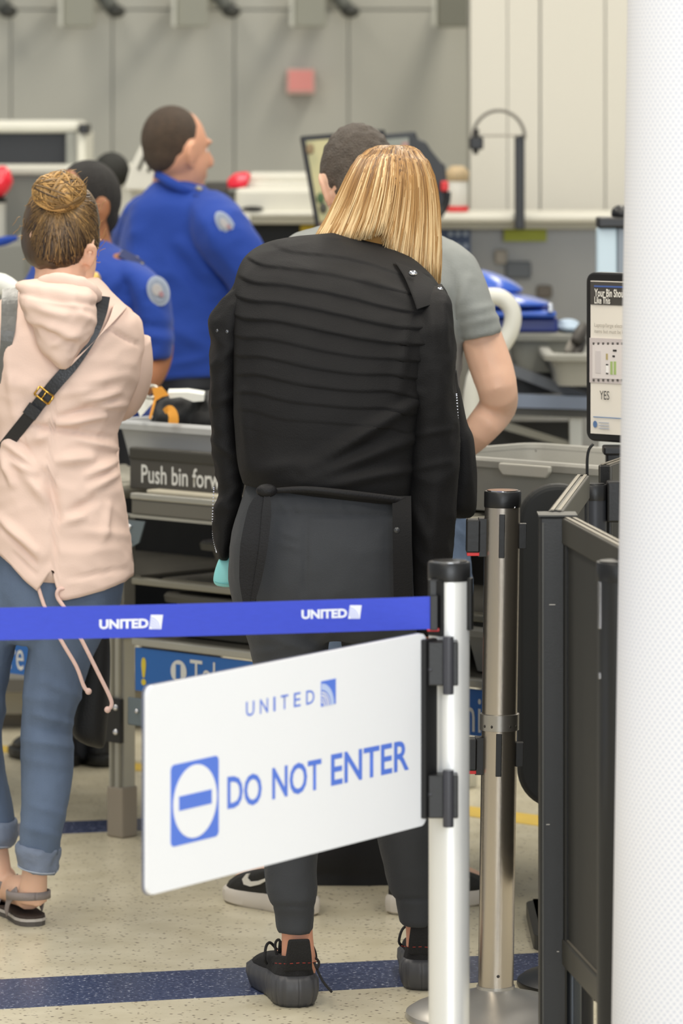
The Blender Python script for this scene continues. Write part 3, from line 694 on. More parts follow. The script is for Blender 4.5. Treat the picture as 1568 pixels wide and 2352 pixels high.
g2 = 'bins on the lower shelf'
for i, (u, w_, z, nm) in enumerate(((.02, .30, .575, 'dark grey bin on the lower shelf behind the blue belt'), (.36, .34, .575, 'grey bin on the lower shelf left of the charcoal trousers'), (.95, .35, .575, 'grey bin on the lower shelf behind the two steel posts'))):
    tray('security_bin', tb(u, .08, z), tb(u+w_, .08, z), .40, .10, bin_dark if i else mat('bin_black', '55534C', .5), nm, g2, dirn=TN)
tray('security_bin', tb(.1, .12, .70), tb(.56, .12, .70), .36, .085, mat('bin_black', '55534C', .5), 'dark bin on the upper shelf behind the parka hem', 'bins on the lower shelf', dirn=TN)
# belongings in the grey bin
r = thing('black_jacket_bundle', tb(.05, .35, .9), 'crumpled black clothing piled in the grey security bin', 'clothing')
mb = MB()
for (u, w, z, a_, b_, c_) in ((-.06, .26, .965, .10, .10, .07), (.06, .27, .975, .11, .11, .065), (.13, .28, .970, .10, .1, .075), (-.0, .32, .975, .1, .1, .065)): mb.ell(tb(u, w, z), (a_, b_, c_))
fuse('bundle', mb, .01, black_bag, r, 3, fold_fn([], .012, (18, 18, 18), 3))
r = thing('paper_sheet', tb(-.05, .2, 1.02), 'white folded paper sheet leaning on the black clothes', 'paper')
mb = MB(); q = [(305, 887), (350, 915), (352, 925), (322, 958), (300, 905)]; mb.prism([P(x, y, 10.30-.0004*(y-920)) for x, y in q], (0, .004, 0)); mb.build('sheet', paper, r)
r = thing('paper_sheet', tb(.1, .3, 1.02), 'white paper strip lying across the black clothes by the jacket sleeve', 'paper')
mb = MB(); q = [(385, 902), (430, 901), (468, 907), (468, 921), (444, 923), (415, 912), (390, 915)]; mb.prism([P(x, y, 10.27) for x, y in q], (0, .08, .004)); mb.build('sheet', paper, r)
r = thing('orange_strap', tb(.03, .25, 1.0), 'bright orange webbing strap across the black clothes', 'strap')
mb = MB(); mb.prism([P(x, y, 10.255) for x, y in ((349, 892), (371, 888), (388, 908), (372, 912), (356, 922), (352, 905))], (0, .006, 0)); mb.build('upper_band', orange, r)
mb = MB(); mb.strap([P(356, 918, 10.25), P(350, 940, 10.245), P(344, 962, 10.24)], .006, .003); mb.build('thin_tail', orange, r)
mb = MB(); mb.strap([P(378, 945, 10.225), P(390, 940, 10.215), P(398, 955, 10.21), P(398, 972, 10.21)], [.012, .022, .024], .004); mb.build('lower_band', orange, r)
r = thing('metal_buckle', tb(0, .22, 1.0), 'silver metal ring buckle beside the orange strap', 'buckle')
mb = MB(); q = [P(345+18*math.cos(t)*1.1, 900+14*math.sin(t), 10.265) for t in [k*math.pi/6 for k in range(13)]]; mb.tube(q, .0045, 8, 3); mb.build('ring', mat('dull_silver', 'B8B7AE', .35, .6), r, True)
mb = MB(); mb.tube([P(324, 886, 10.29), P(325, 870, 10.29)], .003, 8, 1); mb.build('pin', chrome, r)

# second machine leg and low panels behind tables
r = thing('machine_base', P(100, 1700, 12), 'low grey machine base panels far behind the denim legs', 'machine')
mb = MB(); pbox(mb, -100, 1560, 420, 1590, 12.0, .14); mb.build('kick_rail', mat('kick_rail', '6C6A66', .5), r)
mb = MB(); pbox(mb, -100, 1590, 420, 1640, 12.05, .14); mb.build('kick_panel', mat('kick_panel', 'A7A294', .5), r)
mb = MB(); pbox(mb, -100, 1640, 420, 1676, 12.08, .14); mb.build('kick_panel', mat('kick_dark', '6B655A', .5), r)
for x in (160, 380):
    mb = MB(); pbox(mb, x, 1600, x+40, 1679, 12.0, .06); mb.build('leg', alu_dull, r)

# ------------------------------------------------------------------ digital-style bin poster on stand
D = Wall2(1345, 8.95, 1540, 8.80)
def dpoly(name, pts, off, th, m, parent, px=True):
    uv = [D.px(x, y) for x, y in pts] if px else pts
    mb = MB(); D.flat(mb, uv, off, th); return mb.build(name, m, parent)
r = thing('bin_poster', P(1440, 1700, 8.85), 'framed bin instruction poster reading YES beside the white column', 'poster')
a = D.px(1345, 1012); b = D.px(1540, 640)
mb = MB(); D.flat(mb, rrect(a[0], a[1], b[0], b[1]+.008, .02), 0, .03); fr = mb.build('frame', black_pl, r, bevel=.004)
a = D.px(1358, 995); b = D.px(1527, 650)
mb = MB(); D.flat(mb, [(a[0], a[1]), (b[0], a[1]), (b[0], b[1]), (a[0], b[1])], .003, .003); pn = mb.build('print', mat('poster_cream', 'EDE6DA', .4), r)
a = D.px(1359, 699); b = D.px(1527, 652)
mb = MB(); D.flat(mb, [(a[0], a[1]), (b[0], a[1]), (b[0], b[1]), (a[0], b[1])], .005, .002); mb.build('header', mat('poster_header', '4A4743', .4), pn)
mb = MB(); a = D.px(1368, 659); b = (D.px(1525, 654)[0], a[1]+.0035); D.flat(mb, [(a[0], a[1]), (b[0], a[1]), (b[0], b[1]), (a[0], b[1])], .006, .002); mb.build('header_line', mat('poster_blue', '4A63A0', .4), pn)
def dl(txt, x0, y0, x1, y1, m, nm='lettering', bold=0):
    a = D.px(x0, y1); b = D.px(x1, y0); return letter(nm, txt, lambda u, v, o: D(u, v, .0075), (a[0], a[1], b[0], b[1]), m, pn, bold=bold)
wv = mat('poster_white', 'F0ECE2', .4); kv = mat('poster_black', '2B2926', .4); gv = mat('poster_grey', 'A39B90', .4)
dl('Your Bin Should Look', 1370, 666, 1472, 681, wv, bold=.02); dl('Like This', 1370, 682, 1406, 697, wv, bold=.02)
dl('Laptop/large electronics', 1370, 745, 1455, 753, gv); dl('items but must be kept', 1370, 759, 1448, 767, gv)
dl('YES', 1382, 898, 1404, 917, kv)
a = D.px(1357, 878); b = D.px(1527, 783)
mb = MB(); D.flat(mb, [(a[0], a[1]), (b[0], a[1]), (b[0], b[1]), (a[0], b[1])], .005, .002); tp = mb.build('tray_picture', mat('poster_tray', 'CDC3C0', .4), pn)
a = D.px(1364, 868); b = D.px(1520, 796)
mb = MB(); D.flat(mb, [(a[0], a[1]), (b[0], a[1]), (b[0], b[1]), (a[0], b[1])], .0062, .001); mb.build('tray_inside', mat('poster_trayin', 'E2DAD6', .4), pn)
for y in (789, 873):
    for k in range(12):
        a = D.px(1365+k*11, y+2.5); b = D.px(1369+k*11, y-2.5); mb = MB(); D.flat(mb, [(a[0], a[1]), (b[0], a[1]), (b[0], b[1]), (a[0], b[1])], .0065, .001); mb.build('tray_slot', mat('poster_slot', '5D5854', .4), pn)
for (x0, y0, x1, y1, c) in ((1372, 806, 1384, 856, 'D2CAC8'), (1396, 812, 1400, 826, 'B8A878'), (1396, 838, 1401, 858, 'F5F2EE'), (1396, 836, 1401, 839, '2E2A28'), (1396, 856, 1401, 859, '2E2A28'), (1406, 830, 1411, 860, 'A8BE7A'), (1414, 830, 1419, 860, 'A8BE7A'), (1412, 803, 1420, 807, '2E2A28'), (1411, 816, 1416, 820, '2E2A28'), (1440, 806, 1470, 850, 'C6C0BE')):
    a = D.px(x0, y1); b = D.px(x1, y0); mb = MB(); D.flat(mb, [(a[0], a[1]), (b[0], a[1]), (b[0], b[1]), (a[0], b[1])], .0072, .001); mb.build('item_picture', mat('pp'+c, c, .4), pn)
a = D.px(1366, 958); b = (D.px(1520, 956)[0], a[1]+.0018); mb = MB(); D.flat(mb, [(a[0], a[1]), (b[0], a[1]), (b[0], b[1]), (a[0], b[1])], .006, .001); mb.build('rule_line', mat('poster_rule', '6E8CB4', .4), pn)
u_, v_ = D.px(1370, 974); mb = MB(); D.flat(mb, disc(u_, v_, .005, ry=.007), .006, .001); mb.build('emblem', mat('poster_emblem', '5D7BA8', .4), pn)
for k in range(3):
    a = D.px(1379, 971+k*6.5); b = (D.px(1402, 969)[0], a[1]+.0018); mb = MB(); D.flat(mb, [(a[0], a[1]), (b[0], a[1]), (b[0], b[1]), (a[0], b[1])], .006, .001); mb.build('small_print', mat('poster_small', 'B6BAC4', .4), pn)
mb = MB(); pbox(mb, 1386, 1026, 1500, 1046, 8.86, .06); mb.build('clamp', black_pl, r, bevel=.004)
mb = MB(); pbox(mb, 1392, 1040, 1440, 2190, 8.87, .04); mb.build('stand_post', black_mt, r, bevel=.004)
mb = MB(); mb.tube([P(1362, 1020, 8.9), P(1350, 1040, 8.9), P(1348, 1100, 8.9), P(1352, 1300, 8.9)], .003, 8); mb.build('cable', black_pl, r, True)
mb = MB(); mb.lathe((P(1416, 1100, 8.89).x, 8.89, 0), [(.045, 0), (.045, .01), (.025, .03)]); mb.build('base', black_mt, r, True, auto=True)

# ------------------------------------------------------------------ stanchions
def stanchion(x, Y, top, lean, m, label, rp=.0335, base=True, base_m=None, br=1.0):
    X = (x-CX)/F*Y; r = thing('stanchion', (X, Y, 0), label, 'stanchion', 'belt stanchions')
    def bd(mb, name, mm, smooth=True, **k):
        for i, v in enumerate(mb.v): mb.v[i] = (X+v[0]+lean*v[2], Y+v[1], v[2])
        return mb.build(name, mm, r, smooth, auto=smooth, **k)
    mb = MB(); mb.lathe((0, 0, 0), [(rp, .04), (rp, top-.03)], 48); bd(mb, 'pole', m)
    mb = MB(); mb.lathe((0, 0, 0), [(rp+.001, top-.03), (rp+.0015, top-.028), (rp+.0015, top-.002), (rp, top), (0.001, top)], 48); bd(mb, 'cap', black_pl)
    mb = MB(); mb.lathe((0, 0, 0), [(rp-.004, top), (rp-.004, top+.002), (.001, top+.002)], 40); bd(mb, 'cap_disc', chrome if base_m is None else black_mt)
    if base:
        mb = MB(); mb.lathe((0, 0, 0), [(max(.036, q*br), h) for q, h in ((.168, 0), (.17, .004), (.168, .012), (.155, .02), (.10, .036), (.045, .05), (.036, .055), (.034, .06))], 64); bd(mb, 'base', base_m or mat('satin_steel_base', 'B9B5AE', .32, .6, var=.1, vscale=8))
    return r, bd
# far steel one with two belt levels
r2, bd2 = stanchion(1137, 8.2, .991, .0143, steel, 'scuffed brushed steel belt post with collar, right of the white sign post')
def slot_plate(bd, z0, z1, ang, rp, m=black_pl, w=.014, name='slot_strip', out=.003):
    mb = MB(); c, s = math.cos(ang), math.sin(ang); t = Vector((-s, c, 0)); nn = Vector((c, s, 0))
    mb.obox(nn*(rp-.004)-t*w/2+Vector((0, 0, z0)), t*w, nn*(.004+out), (0, 0, z1-z0)); return bd(mb, name, m, False, bevel=.001)
for (za, zb) in ((.868, .95), (.458, .538)):
    slot_plate(bd2, za, zb, math.radians(-93), .0335, w=.011)
    slot_plate(bd2, za+.015, zb-.02, math.radians(0), .0335, w=.02, out=.012, name='belt_receiver')
    slot_plate(bd2, za+.0, zb-.01, math.radians(180), .0335, w=.03, out=.012, name='belt_receiver')
    mb = MB(); mb.box((-.068, -.018, za+.008), (-.042, .018, zb-.012)); bd2(mb, 'belt_cassette', black_pl, False, bevel=.003)
    mb = MB(); mb.box((-.066, -.016, za+.002), (-.043, .016, za+.009)); bd2(mb, 'red_release', red_pl, False, bevel=.001)
mb = MB(); mb.lathe((0, 0, 0), [(.0335, .541), (.0372, .542), (.0372, .572), (.0335, .573)], 48); bd2(mb, 'collar', mat('worn_steel_collar', 'B4B0AA', .35, .9, var=.1))
for a_ in (-115, -60, -35, -140):
    an = math.radians(a_); mb = MB(); mb.ell((math.cos(an)*.037, math.sin(an)*.037, .551), (.0022, .0022, .003), nu=10, nv=6); bd2(mb, 'collar_screw', mat('screw_dark', '4B4845', .4, .8))
mb = MB(); mb.ell((.003, -.0335, .083), (.003, .0015, .003), nu=12, nv=6); bd2(mb, 'screw', mat('screw_dark', '4B4845', .4, .8))
mb = MB(); mb.ell((.022, -.027, .962), (.002, .002, .002), nu=10, nv=6); bd2(mb, 'cap_screw', chrome)
# near silver one
NY = 7.04
r1, bd1 = stanchion(1031, NY, .977, 0, silver, 'bright silver belt post holding the do-not-enter sign', rp=.0330)
slot_plate(bd1, .86, .95, math.radians(-130), .033, w=.028, out=.004)
slot_plate(bd1, .868, .952, math.radians(-18), .033, w=.016, out=.006)
mb = MB(); mb.box((-.034, -.03, .874), (-.014, -.005, .952)); bd1(mb, 'belt_cassette', black_pl, False, bevel=.003)
mb = MB(); mb.box((-.036, -.034, .868), (-.012, -.012, .8735)); bd1(mb, 'red_release', red_pl, False, bevel=.001)

# belt
r = thing('retractable_belt', P(500, 1420, 7.0), 'royal blue retractable belt printed UNITED stretched across the photo', 'belt')
mb = MB(); pts = []
BL = Wall2(-400, 7.03, 992, 7.005)
def bz(u):
    k = u/BL.len; return .8735*(1-k)+.8985*k+.010*((2*k-1)**2-1)*.3
n = 60; rg = []
for i in range(n+1):
    u = BL.len*i/n; z = bz(u); rg.append([BL(u, z-.0262, .0006), BL(u, z+.0262, .0006), BL(u, z+.0262, -.0006), BL(u, z-.0262, -.0006)])
mb.rings(rg); web = mb.build('webbing', belt_blue, r)
mb = MB(); u = BL.len; mb.obox(BL(u-.003, bz(u)-.028, -.004), BL.u*.012, Vector((0, 0, .056)), BL.n*.008); mb.build('belt_clip', black_pl, r, bevel=.001)
def belt_txt(x0, y0, x1, y1, xs0, ys0, xs1, ys1):
    a = BL.px(x0, y1); b = BL.px(x1, y0); sl = (bz(b[0])-bz(a[0]))/(b[0]-a[0])
    f = lambda u, v, o: BL(u, v+sl*(u-a[0])+.0006, .0009+o)
    letter('lettering', 'UNITED', f, (a[0], a[1], b[0], a[1]+(y1-y0)/F*7.02*.82), belt_white, web, thick=.0002, bold=.045)
    c = BL.px(xs0, ys1); d = BL.px(xs1, ys0)
    mb = MB(); sh = .004; mb.prism([BL(c[0]-.002, c[1], .0012), BL(d[0]-.002, c[1], .0012), BL(d[0]+.001, d[1], .0012), BL(c[0]+.001, d[1], .0012)], -BL.n*.0004); lg = mb.build('logo', belt_white, web)
    w = d[0]-c[0]; h = d[1]-c[1]
    for k in range(4):
        rr = .85-.18*k; q = [BL(c[0]+w*rr*math.cos(t)*.95-.001, c[1]+h*rr*math.sin(t)*.95, .0016) for t in [math.pi/2*j/8 for j in range(9)]]
        mb = MB(); mb.strap(q, .0008, .0002, up=-BL.n, sub=1); mb.build('logo_line', mat('belt_logo_line', '8C98E4', .6), lg)
belt_txt(228, 1419, 341, 1446, 345, 1412, 373, 1445)
belt_txt(692, 1397, 797, 1423, 802, 1390, 829, 1421)

# sign panel
S = Wall2(335, 6.42, 975, 6.99)
r = thing('do_not_enter_sign', S(S.len/2, .56), 'white sign panel reading UNITED DO NOT ENTER in blue', 'sign')
SW, SH = S.len, .308; 
def sz(u): return .548+.012*u/SW
def SP(u, v, off=0): return S(u, sz(u)+v, off)
mb = MB(); mb.prism([SP(u, v, .003) for u, v in rrect(0, 0, SW, SH, .014, 6)], -S.n*.006); board = mb.build('board', white_sign, r)
mb = MB(); mb.prism([SP(u, v, -.0031) for u, v in rrect(-.002, -.001, SW, SH+.001, .014, 6)], -S.n*.003); mb.build('backing', mat('sign_backing', '6B6F82', .5), r)
def spx(x, y):
    u, z = S.px(x, y); return u, z-sz(u)
def sl(txt, xa, ya, xb, yb, hpx_a, hpx_b, nm, bold):
    """lettering with baseline from (xa,ya) to (xb,yb) and cap heights in px"""
    u0, v0 = spx(xa, ya); u1, v1 = spx(xb, yb); _, t0 = spx(xa, ya-hpx_a); _, t1 = spx(xb, yb-hpx_b)
    f = lambda u, v, o: SP(u, v0+(v1-v0)*(u-u0)/(u1-u0)+v*((t0-v0)+((t1-v1)-(t0-v0))*(u-u0)/(u1-u0)), .0034)
    return letter(nm, txt, f, (u0, 0, u1, 1), sign_blue, board, bold=bold)
def spaced(txt, xa, ya, xb, yb, ha, hb, bold=0):
    n = len(txt); wd = {'U': .62, 'N': .6, 'I': .12, 'T': .55, 'E': .5, 'D': .62}; gap = .42
    tot = sum(wd[c] for c in txt)+gap*(n-1); p = 0
    for c in txt:
        f0 = p/tot; f1 = (p+wd[c])/tot; p += wd[c]+gap
        x0 = xa+(xb-xa)*f0; x1 = xa+(xb-xa)*f1; y0 = ya+(yb-ya)*f0; y1 = ya+(yb-ya)*f1
        if c == 'I':
            m_ = (x0+x1)/2; x0, x1 = m_-2.3, m_+2.3
        sl(c, x0, y0, x1, y1, ha+(hb-ha)*f0, ha+(hb-ha)*f1, 'lettering', bold)
spaced('UNITED', 561, 1646, 718, 1615, 34, 32, .005)
def wordbox(txt, x0, yb0, x1, yb1, h0, h1): sl(txt, x0, yb0, x1, yb1, h0, h1, 'lettering', .018)
wordbox('DO', 518, 1859, 597, 1846, 76, 72)
wordbox('NOT', 621, 1837, 734, 1812, 74, 71)
wordbox('ENTER', 756, 1805, 935, 1767, 72, 69)
# no-entry symbol
u0, v0 = spx(388, 1943); u1, v1 = spx(498, 1737)
u1b, v1b = spx(498, 1923); _, v0t = spx(388, 1756)
cu, cv = (u0+u1)/2, (v0+v1b)/2+(v0t-v0)/2; hw = (u1-u0)/2; hh = ((v0t-v0)+(v1-v1b))/4
cu_, cv_ = cu, (v0+v1)/2
mb = MB(); mb.prism([SP(u, v, .0036) for u, v in rrect(cu-hw, cv_-hh, cu+hw, cv_+hh, .008, 4)], -S.n*.0005); sq = mb.build('symbol_square', sign_blue, board)
mb = MB(); mb.prism([SP(u, v, .0042) for u, v in disc(cu, cv_, hw*.91, 40, hh*.90)], -S.n*.0005); dc = mb.build('symbol_disc', white_sign, sq)
mb = MB(); mb.prism([SP(u, v, .0048) for u, v in ((cu-hw*.68, cv_-hh*.15), (cu+hw*.68, cv_-hh*.15), (cu+hw*.68, cv_+hh*.2), (cu-hw*.68, cv_+hh*.2))], -S.n*.0005); mb.build('symbol_bar', sign_blue, dc)
# globe logo
u0, v0 = spx(733, 1623); u1, v1 = spx(767, 1558)
mb = MB(); mb.prism([SP(u, v, .0036) for u, v in ((u0, v0), (u1, v0), (u1, v1), (u0, v1))], -S.n*.0005); lg = mb.build('logo_square', sign_blue, board)
w, h = u1-u0, v1-v0
for k, (r0, r1_) in enumerate(((.86, .62), (.56, .50), (.45, .38), (.32, .27), (.22, .16))):
    q = [(u0+w*r0*math.cos(t)*1.0, v0+h*r0*math.sin(t)*1.06) for t in [math.pi/2*j/10 for j in range(11)]]+[(u0+w*r1_*math.cos(t)*1.0, v0+h*r1_*math.sin(t)*1.06) for t in [math.pi/2*j/10 for j in range(10, -1, -1)]]
    mb = MB(); n_ = 11
    pts = [SP(u, v, .0041) for u, v in q]; vs = pts+[p-S.n*.0004 for p in pts]; fs = []
    for j in range(n_-1): fs.append((j, j+1, 2*n_-2-j, 2*n_-1-j))
    mb.add(pts, fs); mb.build('globe_band', logo_pale if k == 0 else white_sign, lg)
# edge rail and hinge brackets (parts of the sign)
u0, _ = spx(966, 1700)
mb = MB(); mb.obox(SP(u0-.004, .012, .002), S.u*.034, Vector((0, 0, .287)), S.n*.010); rail = mb.build('edge_rail', black_pl, r, bevel=.002)
for v in (.25, .05):
    mb = MB(); mb.ell(SP(u0+.008, v, .013), (.006, .006, .006), nu=12, nv=8); mb.build('rivet', mat('rivet_dark', '3C3C40', .3, .5), rail, True)
PX = (1031-CX)/F*NY
for y0, y1 in ((1460, 1592), (1766, 1896)):
    za = H-(y1-HY)/F*6.985; zb = H-(y0-HY)/F*6.985; q = (zb-za)
    c0 = P(1029, y0, 6.975)
    mb = MB(); mb.box((c0.x-.032, 6.975, za+q*.14), (c0.x+.016, 7.012, zb-q*.1)); bk = mb.build('hinge_bracket', black_pl, r, bevel=.002)
    mb = MB(); mb.lathe((c0.x, 6.972, za), [(.0085, 0), (.0088, .003), (.0088, q-.003), (.0085, q)], 20); mb.build('hinge_pin', mat('hinge_pin_black', '3A3A40', .45), bk, True, auto=True)
    mb = MB(); mb.box((c0.x-.052, 6.985, za+q*.14), (c0.x-.028, 6.997, zb-q*.14)); mb.build('hinge_leaf', black_pl, bk, bevel=.001)

# ------------------------------------------------------------------ black panel barriers at right
def post_sq(name, x0, x1, y, Y, d, label):
    r = thing(name, P((x0+x1)/2, 2400, Y), label, 'post'); a = P(x0, y, Y); b = P(x1, y, Y)
    return r, a, b
def panel_frame(label, A, B, z0, z1, post_a=None):
    """framed barrier panel between floor points A and B"""
    A = Vector((*A, 0)); B = Vector((*B, 0)); u = (B-A).normalized(); n = Vector((u.y, -u.x, 0)); L = (B-A).length
    r = thing('privacy_barrier', (A+B)/2, label, 'barrier', 'black barrier panels')
    mb = MB(); mb.obox(A-n*.006+Vector((0, 0, z0+.02)), u*L, n*.012, (0, 0, z1-z0-.04)); mb.build('board', black_panel, r)
    for z, nm in ((z1-.045, 'top_rail'), (z0, 'bottom_rail')):
        mb = MB(); mb.obox(A-n*.014+Vector((0, 0, z)), u*L, n*.028, (0, 0, .045)); rl = mb.build(nm, mat('rail_bronze', '4C4A44', .35, .3, var=.12), r, bevel=.003)
        for s in (-1, 1):
            mb = MB(); mb.obox(A+n*(.006*s-.003)+Vector((0, 0, z+.045)), u*L, n*.006, (0, 0, .002)); mb.build('rail_bead', mat('rail_worn', '8E877A', .4, .5), rl)
    for k in (0, 1):
        mb = MB(); mb.obox(A+u*(L-.02)*k-n*.012+Vector((0, 0, z0)), u*.02, n*.024, (0, 0, z1-z0)); mb.build('side_rail', black_mt, r, bevel=.003)
    return r
A7 = P(1300, 1190, 7.52); B7 = P(1440, 1270, 6.98)
panel_frame('black barrier panel nearest the white column, seen edge-on', (A7.x+.005, A7.y-.02), (B7.x, B7.y), .235, 1.005)
A8 = P(1268, 1186, 7.52); B8 = P(1337, 1092, 8.30)
panel_frame('black barrier panel behind the tall square black post', (A8.x+.008, A8.y+.04), (B8.x, B8.y), .235, 1.012)
A9 = P(1354, 1104, 8.57); B9 = P(1440, 1062, 8.76)
panel_frame('black barrier panel below the bin poster', (A9.x+.03, A9.y), (B9.x, B9.y), .235, 1.01)
r = thing('barrier_post', P(1280, 2400, 7.5), 'tall square black barrier post with chipped paint left of the panel', 'post')
a = P(1239, 1187, 7.5); b = P(1302, 1187, 7.5)
mb = MB(); mb.box((a.x, 7.5, .0), (b.x, 7.56, a.z)); mb.build('upright', black_mt, r, bevel=.004)
mb = MB(); mb.box((a.x-.002, 7.497, a.z), (b.x+.018, 7.57, a.z+.003)); mb.build('end_cap', mat('cap_worn', '3F3E3B', .4, .3, var=.4, vscale=60), r)
mb = MB(); mb.box((a.x+.004, 7.496, .01), (a.x+.007, 7.5, a.z-.01)); mb.build('edge_bead', mat('bead_dark', '474642', .35, .4), r)
c = P(1316, 1187, 7.51)
mb = MB(); mb.lathe((c.x, 7.53, 0), [(.016, .0), (.016, .26)], 24); mb.build('lower_tube', mat('gunmetal_tube', '4B5057', .25, .7), r, True, auto=True)
mb = MB(); mb.lathe((c.x+.016, 7.56, 0), [(.022, .0), (.022, .26)], 24); mb.build('lower_tube', mat('black_tube', '222326', .3, .2), r, True, auto=True)
mb = MB(); mb.box((a.x, 7.46, 0), (b.x+.06, 7.62, .012)); mb.build('foot_plate', black_mt, r, bevel=.003)
# chips of paint
for (x, y, w_) in ((1268, 1389, 14), (1258, 1894, 8), (1281, 2186, 5), (1247, 2305, 3)):
    q = P(x, y, 7.498); mb = MB(); mb.box((q.x-w_*.00037, 7.4985, q.z-.0006), (q.x+w_*.00037, 7.5005, q.z+.0006)); mb.build('paint_chip', mat('bare_metal', 'C9C4BA', .4, .3), r)
# black stanchion near, half hidden by column
r3, bd3 = stanchion(1418, 6.96, .985, 0, black_mt, 'glossy black belt post half hidden behind the white column', base_m=black_mt, br=.25)
slot_plate(bd3, .88, .955, math.radians(-150), .0335, m=chrome, w=.008, out=.002)
slot_plate(bd3, .80, .81, math.radians(-150), .0335, m=chrome, w=.006, out=.002, name='chrome_tab')
r4, bd4 = stanchion(1362, 8.5, .978, 0, mat('slate_black_coat', '33353B', .4, .2), 'slate black belt post between the far barrier panels', base_m=black_mt, rp=.026, br=.88)
mb = MB(); mb.box((.026, -.02, .905), (.052, .02, .985)); bd4(mb, 'belt_cassette', black_pl, False, bevel=.004)
# rounded black screen on foot
r = thing('rounded_screen', P(1300, 2110, 9.0), 'large black round-cornered screen behind the steel belt post', 'screen')
a = P(1188, 1858, 8.86); b = P(1188, 1112, 8.86)
q = [(P(1188, 1500, 8.86).x+p, z) for p, z in rrect(0, a.z, .165, b.z, .08, 10)]
mb = MB(); mb.prism([(x, 8.86, z) for x, z in q], (0, .04, 0)); ob = mb.build('screen_body', mat('matt_black_screen', '1F201F', .6, var=.1), r, bevel=.012, seg=3)
cx_ = P(1300, 2100, 8.88).x
mb = MB(); mb.box((cx_-.02, 8.87, .02), (cx_+.02, 8.89, a.z+.02)); mb.build('stem', black_mt, r)
mb = MB(); q = rrect(P(1209, 2100, 9.2).x, 8.83, cx_+.01, 9.27, .05, 6); mb.prism([(x, y, 0) for x, y in q], (0, 0, .03)); mb.build('foot', black_pl, r, bevel=.008, seg=3)

# ================================================================== people
def frame_m(c, face, pitch=0, roll=0, sc=1):
    f = Vector((face[0], face[1], 0)).normalized(); yaw = math.atan2(-f.x, f.y)
    return Matrix.Translation(c) @ Matrix.Rotation(yaw, 4, 'Z') @ Matrix.Rotation(roll, 4, 'Y') @ Matrix.Rotation(-pitch, 4, 'X') @ Matrix.Scale(sc, 4)
def head_into(mb, M):
    mb.ell((0, -.012, .022), (.077, .098, .103), M); mb.ell((0, .03, -.03), (.063, .064, .09), M); mb.ell((0, .045, -.088), (.043, .043, .034), M)
    k = len(mb.v)
    mb.tube([(0, .090, .018), (0, .104, -.006), (0, .112, -.028), (0, .098, -.04)], [.008, .010, .014, .008], 10, 3)
    mb.tube([(-.024, .082, -.066), (0, .094, -.064), (.024, .082, -.066)], [.006, .009, .006], 8, 3)
    mb.tube([(-.05, .078, .03), (-.02, .092, .032), (.02, .092, .032), (.05, .078, .03)], [.006, .009, .009, .006], 8, 2)
    for i in range(k, len(mb.v)): mb.v[i] = tuple(M @ Vector(mb.v[i]))
    for s in (-1, 1):
        k = len(mb.v)
        mb.tube([(s*.074, .006, -.045), (s*.082, -.008, -.03), (s*.090, -.018, .0), (s*.089, -.012, .02), (s*.080, .004, .022)], [.007, .007, .008, .008, .006], 8, 3)
        mb.ell((s*.079, -.002, -.008), (.008, .015, .026), None, 10, 8)
        for i in range(k, len(mb.v)): mb.v[i] = tuple(M @ Vector(mb.v[i]))
def eyes(M, parent):
    for s in (-1, 1):
        mb = MB(); mb.ell((s*.030, .068, .006), (.0125, .0125, .0125), M, 12, 8); e = mb.build('eye', mat('eye_white', 'E8E4DE', .2), parent, True)
        mb = MB(); mb.ell((s*.030, .0788, .006), (.0055, .003, .0055), M, 10, 6); mb.build('iris', mat('iris_brown', '3A2A20', .2), e, True)
def hand_into(mb, wrist, d, side, sc=1, curl=.5):
    """palm and five fingers; d = pointing direction, side = thumb direction"""
    w = Vector(wrist); d = Vector(d).normalized(); t = Vector(side); t = (t-d*t.dot(d)).normalized(); n = d.cross(t)
    mb.tube([w-d*.01, w+d*.03*sc, w+d*.085*sc], [.024*sc, .03*sc, .036*sc], 12, 3, flat=.45, up=n)
    for i, (o, l) in enumerate(((.028, .072), (.0095, .08), (-.0095, .074), (-.027, .058))):
        b = w+d*.08*sc+t*o*sc; l *= sc
        p1 = b+d*l*.45; dd = (d*math.cos(curl)+n*math.sin(curl)); p2 = p1+dd*l*.32; d3 = (d*math.cos(2*curl)+n*math.sin(2*curl)); p3 = p2+d3*l*.25
        mb.tube([b-d*.012, b, p1, p2, p3], [.0095*sc, .0092*sc, .0086*sc, .008*sc, .006*sc], 8, 2)
    b = w+d*.03*sc+t*.025*sc
    mb.tube([b, b+(d*.6+t*.8)*.03*sc, b+(d*.9+t*.55)*.055*sc+n*.01, b+(d*.95+t*.4)*.075*sc+n*.016], [.013*sc, .011*sc, .0095*sc, .007*sc], 8, 2)
def foot_into(mb, heel, d, z=0.02, L=.24):
    h = Vector((*heel, z)); d = Vector((*d, 0)).normalized()
    mb.tube([h+d*.015+Vector((0, 0, .03)), h+d*.05+Vector((0, 0, .04)), h+d*.12+Vector((0, 0, .035)), h+d*.19+Vector((0, 0, .02)), h+d*L+Vector((0, 0, .012))], [.028, .036, .036, .03, .014], 12, 4, up=(0, 0, 1), flat=.9)
def shoe_outline(L, Wd, n=128):
    ys = [0, .015, .06, .15, .3, .45, .6, .72, .84, .94, .985, 1]; ws = [0, .38, .62, .76, .74, .76, .92, 1.0, .94, .66, .36, 0]
    pts = []
    for k in range(n):
        a = 2*math.pi*k/n; t = .5-.5*math.cos(a); w = np.interp(t, ys, ws)*Wd/2*(1 if math.sin(a) >= 0 else -1); pts.append((w, t*L))
    return pts
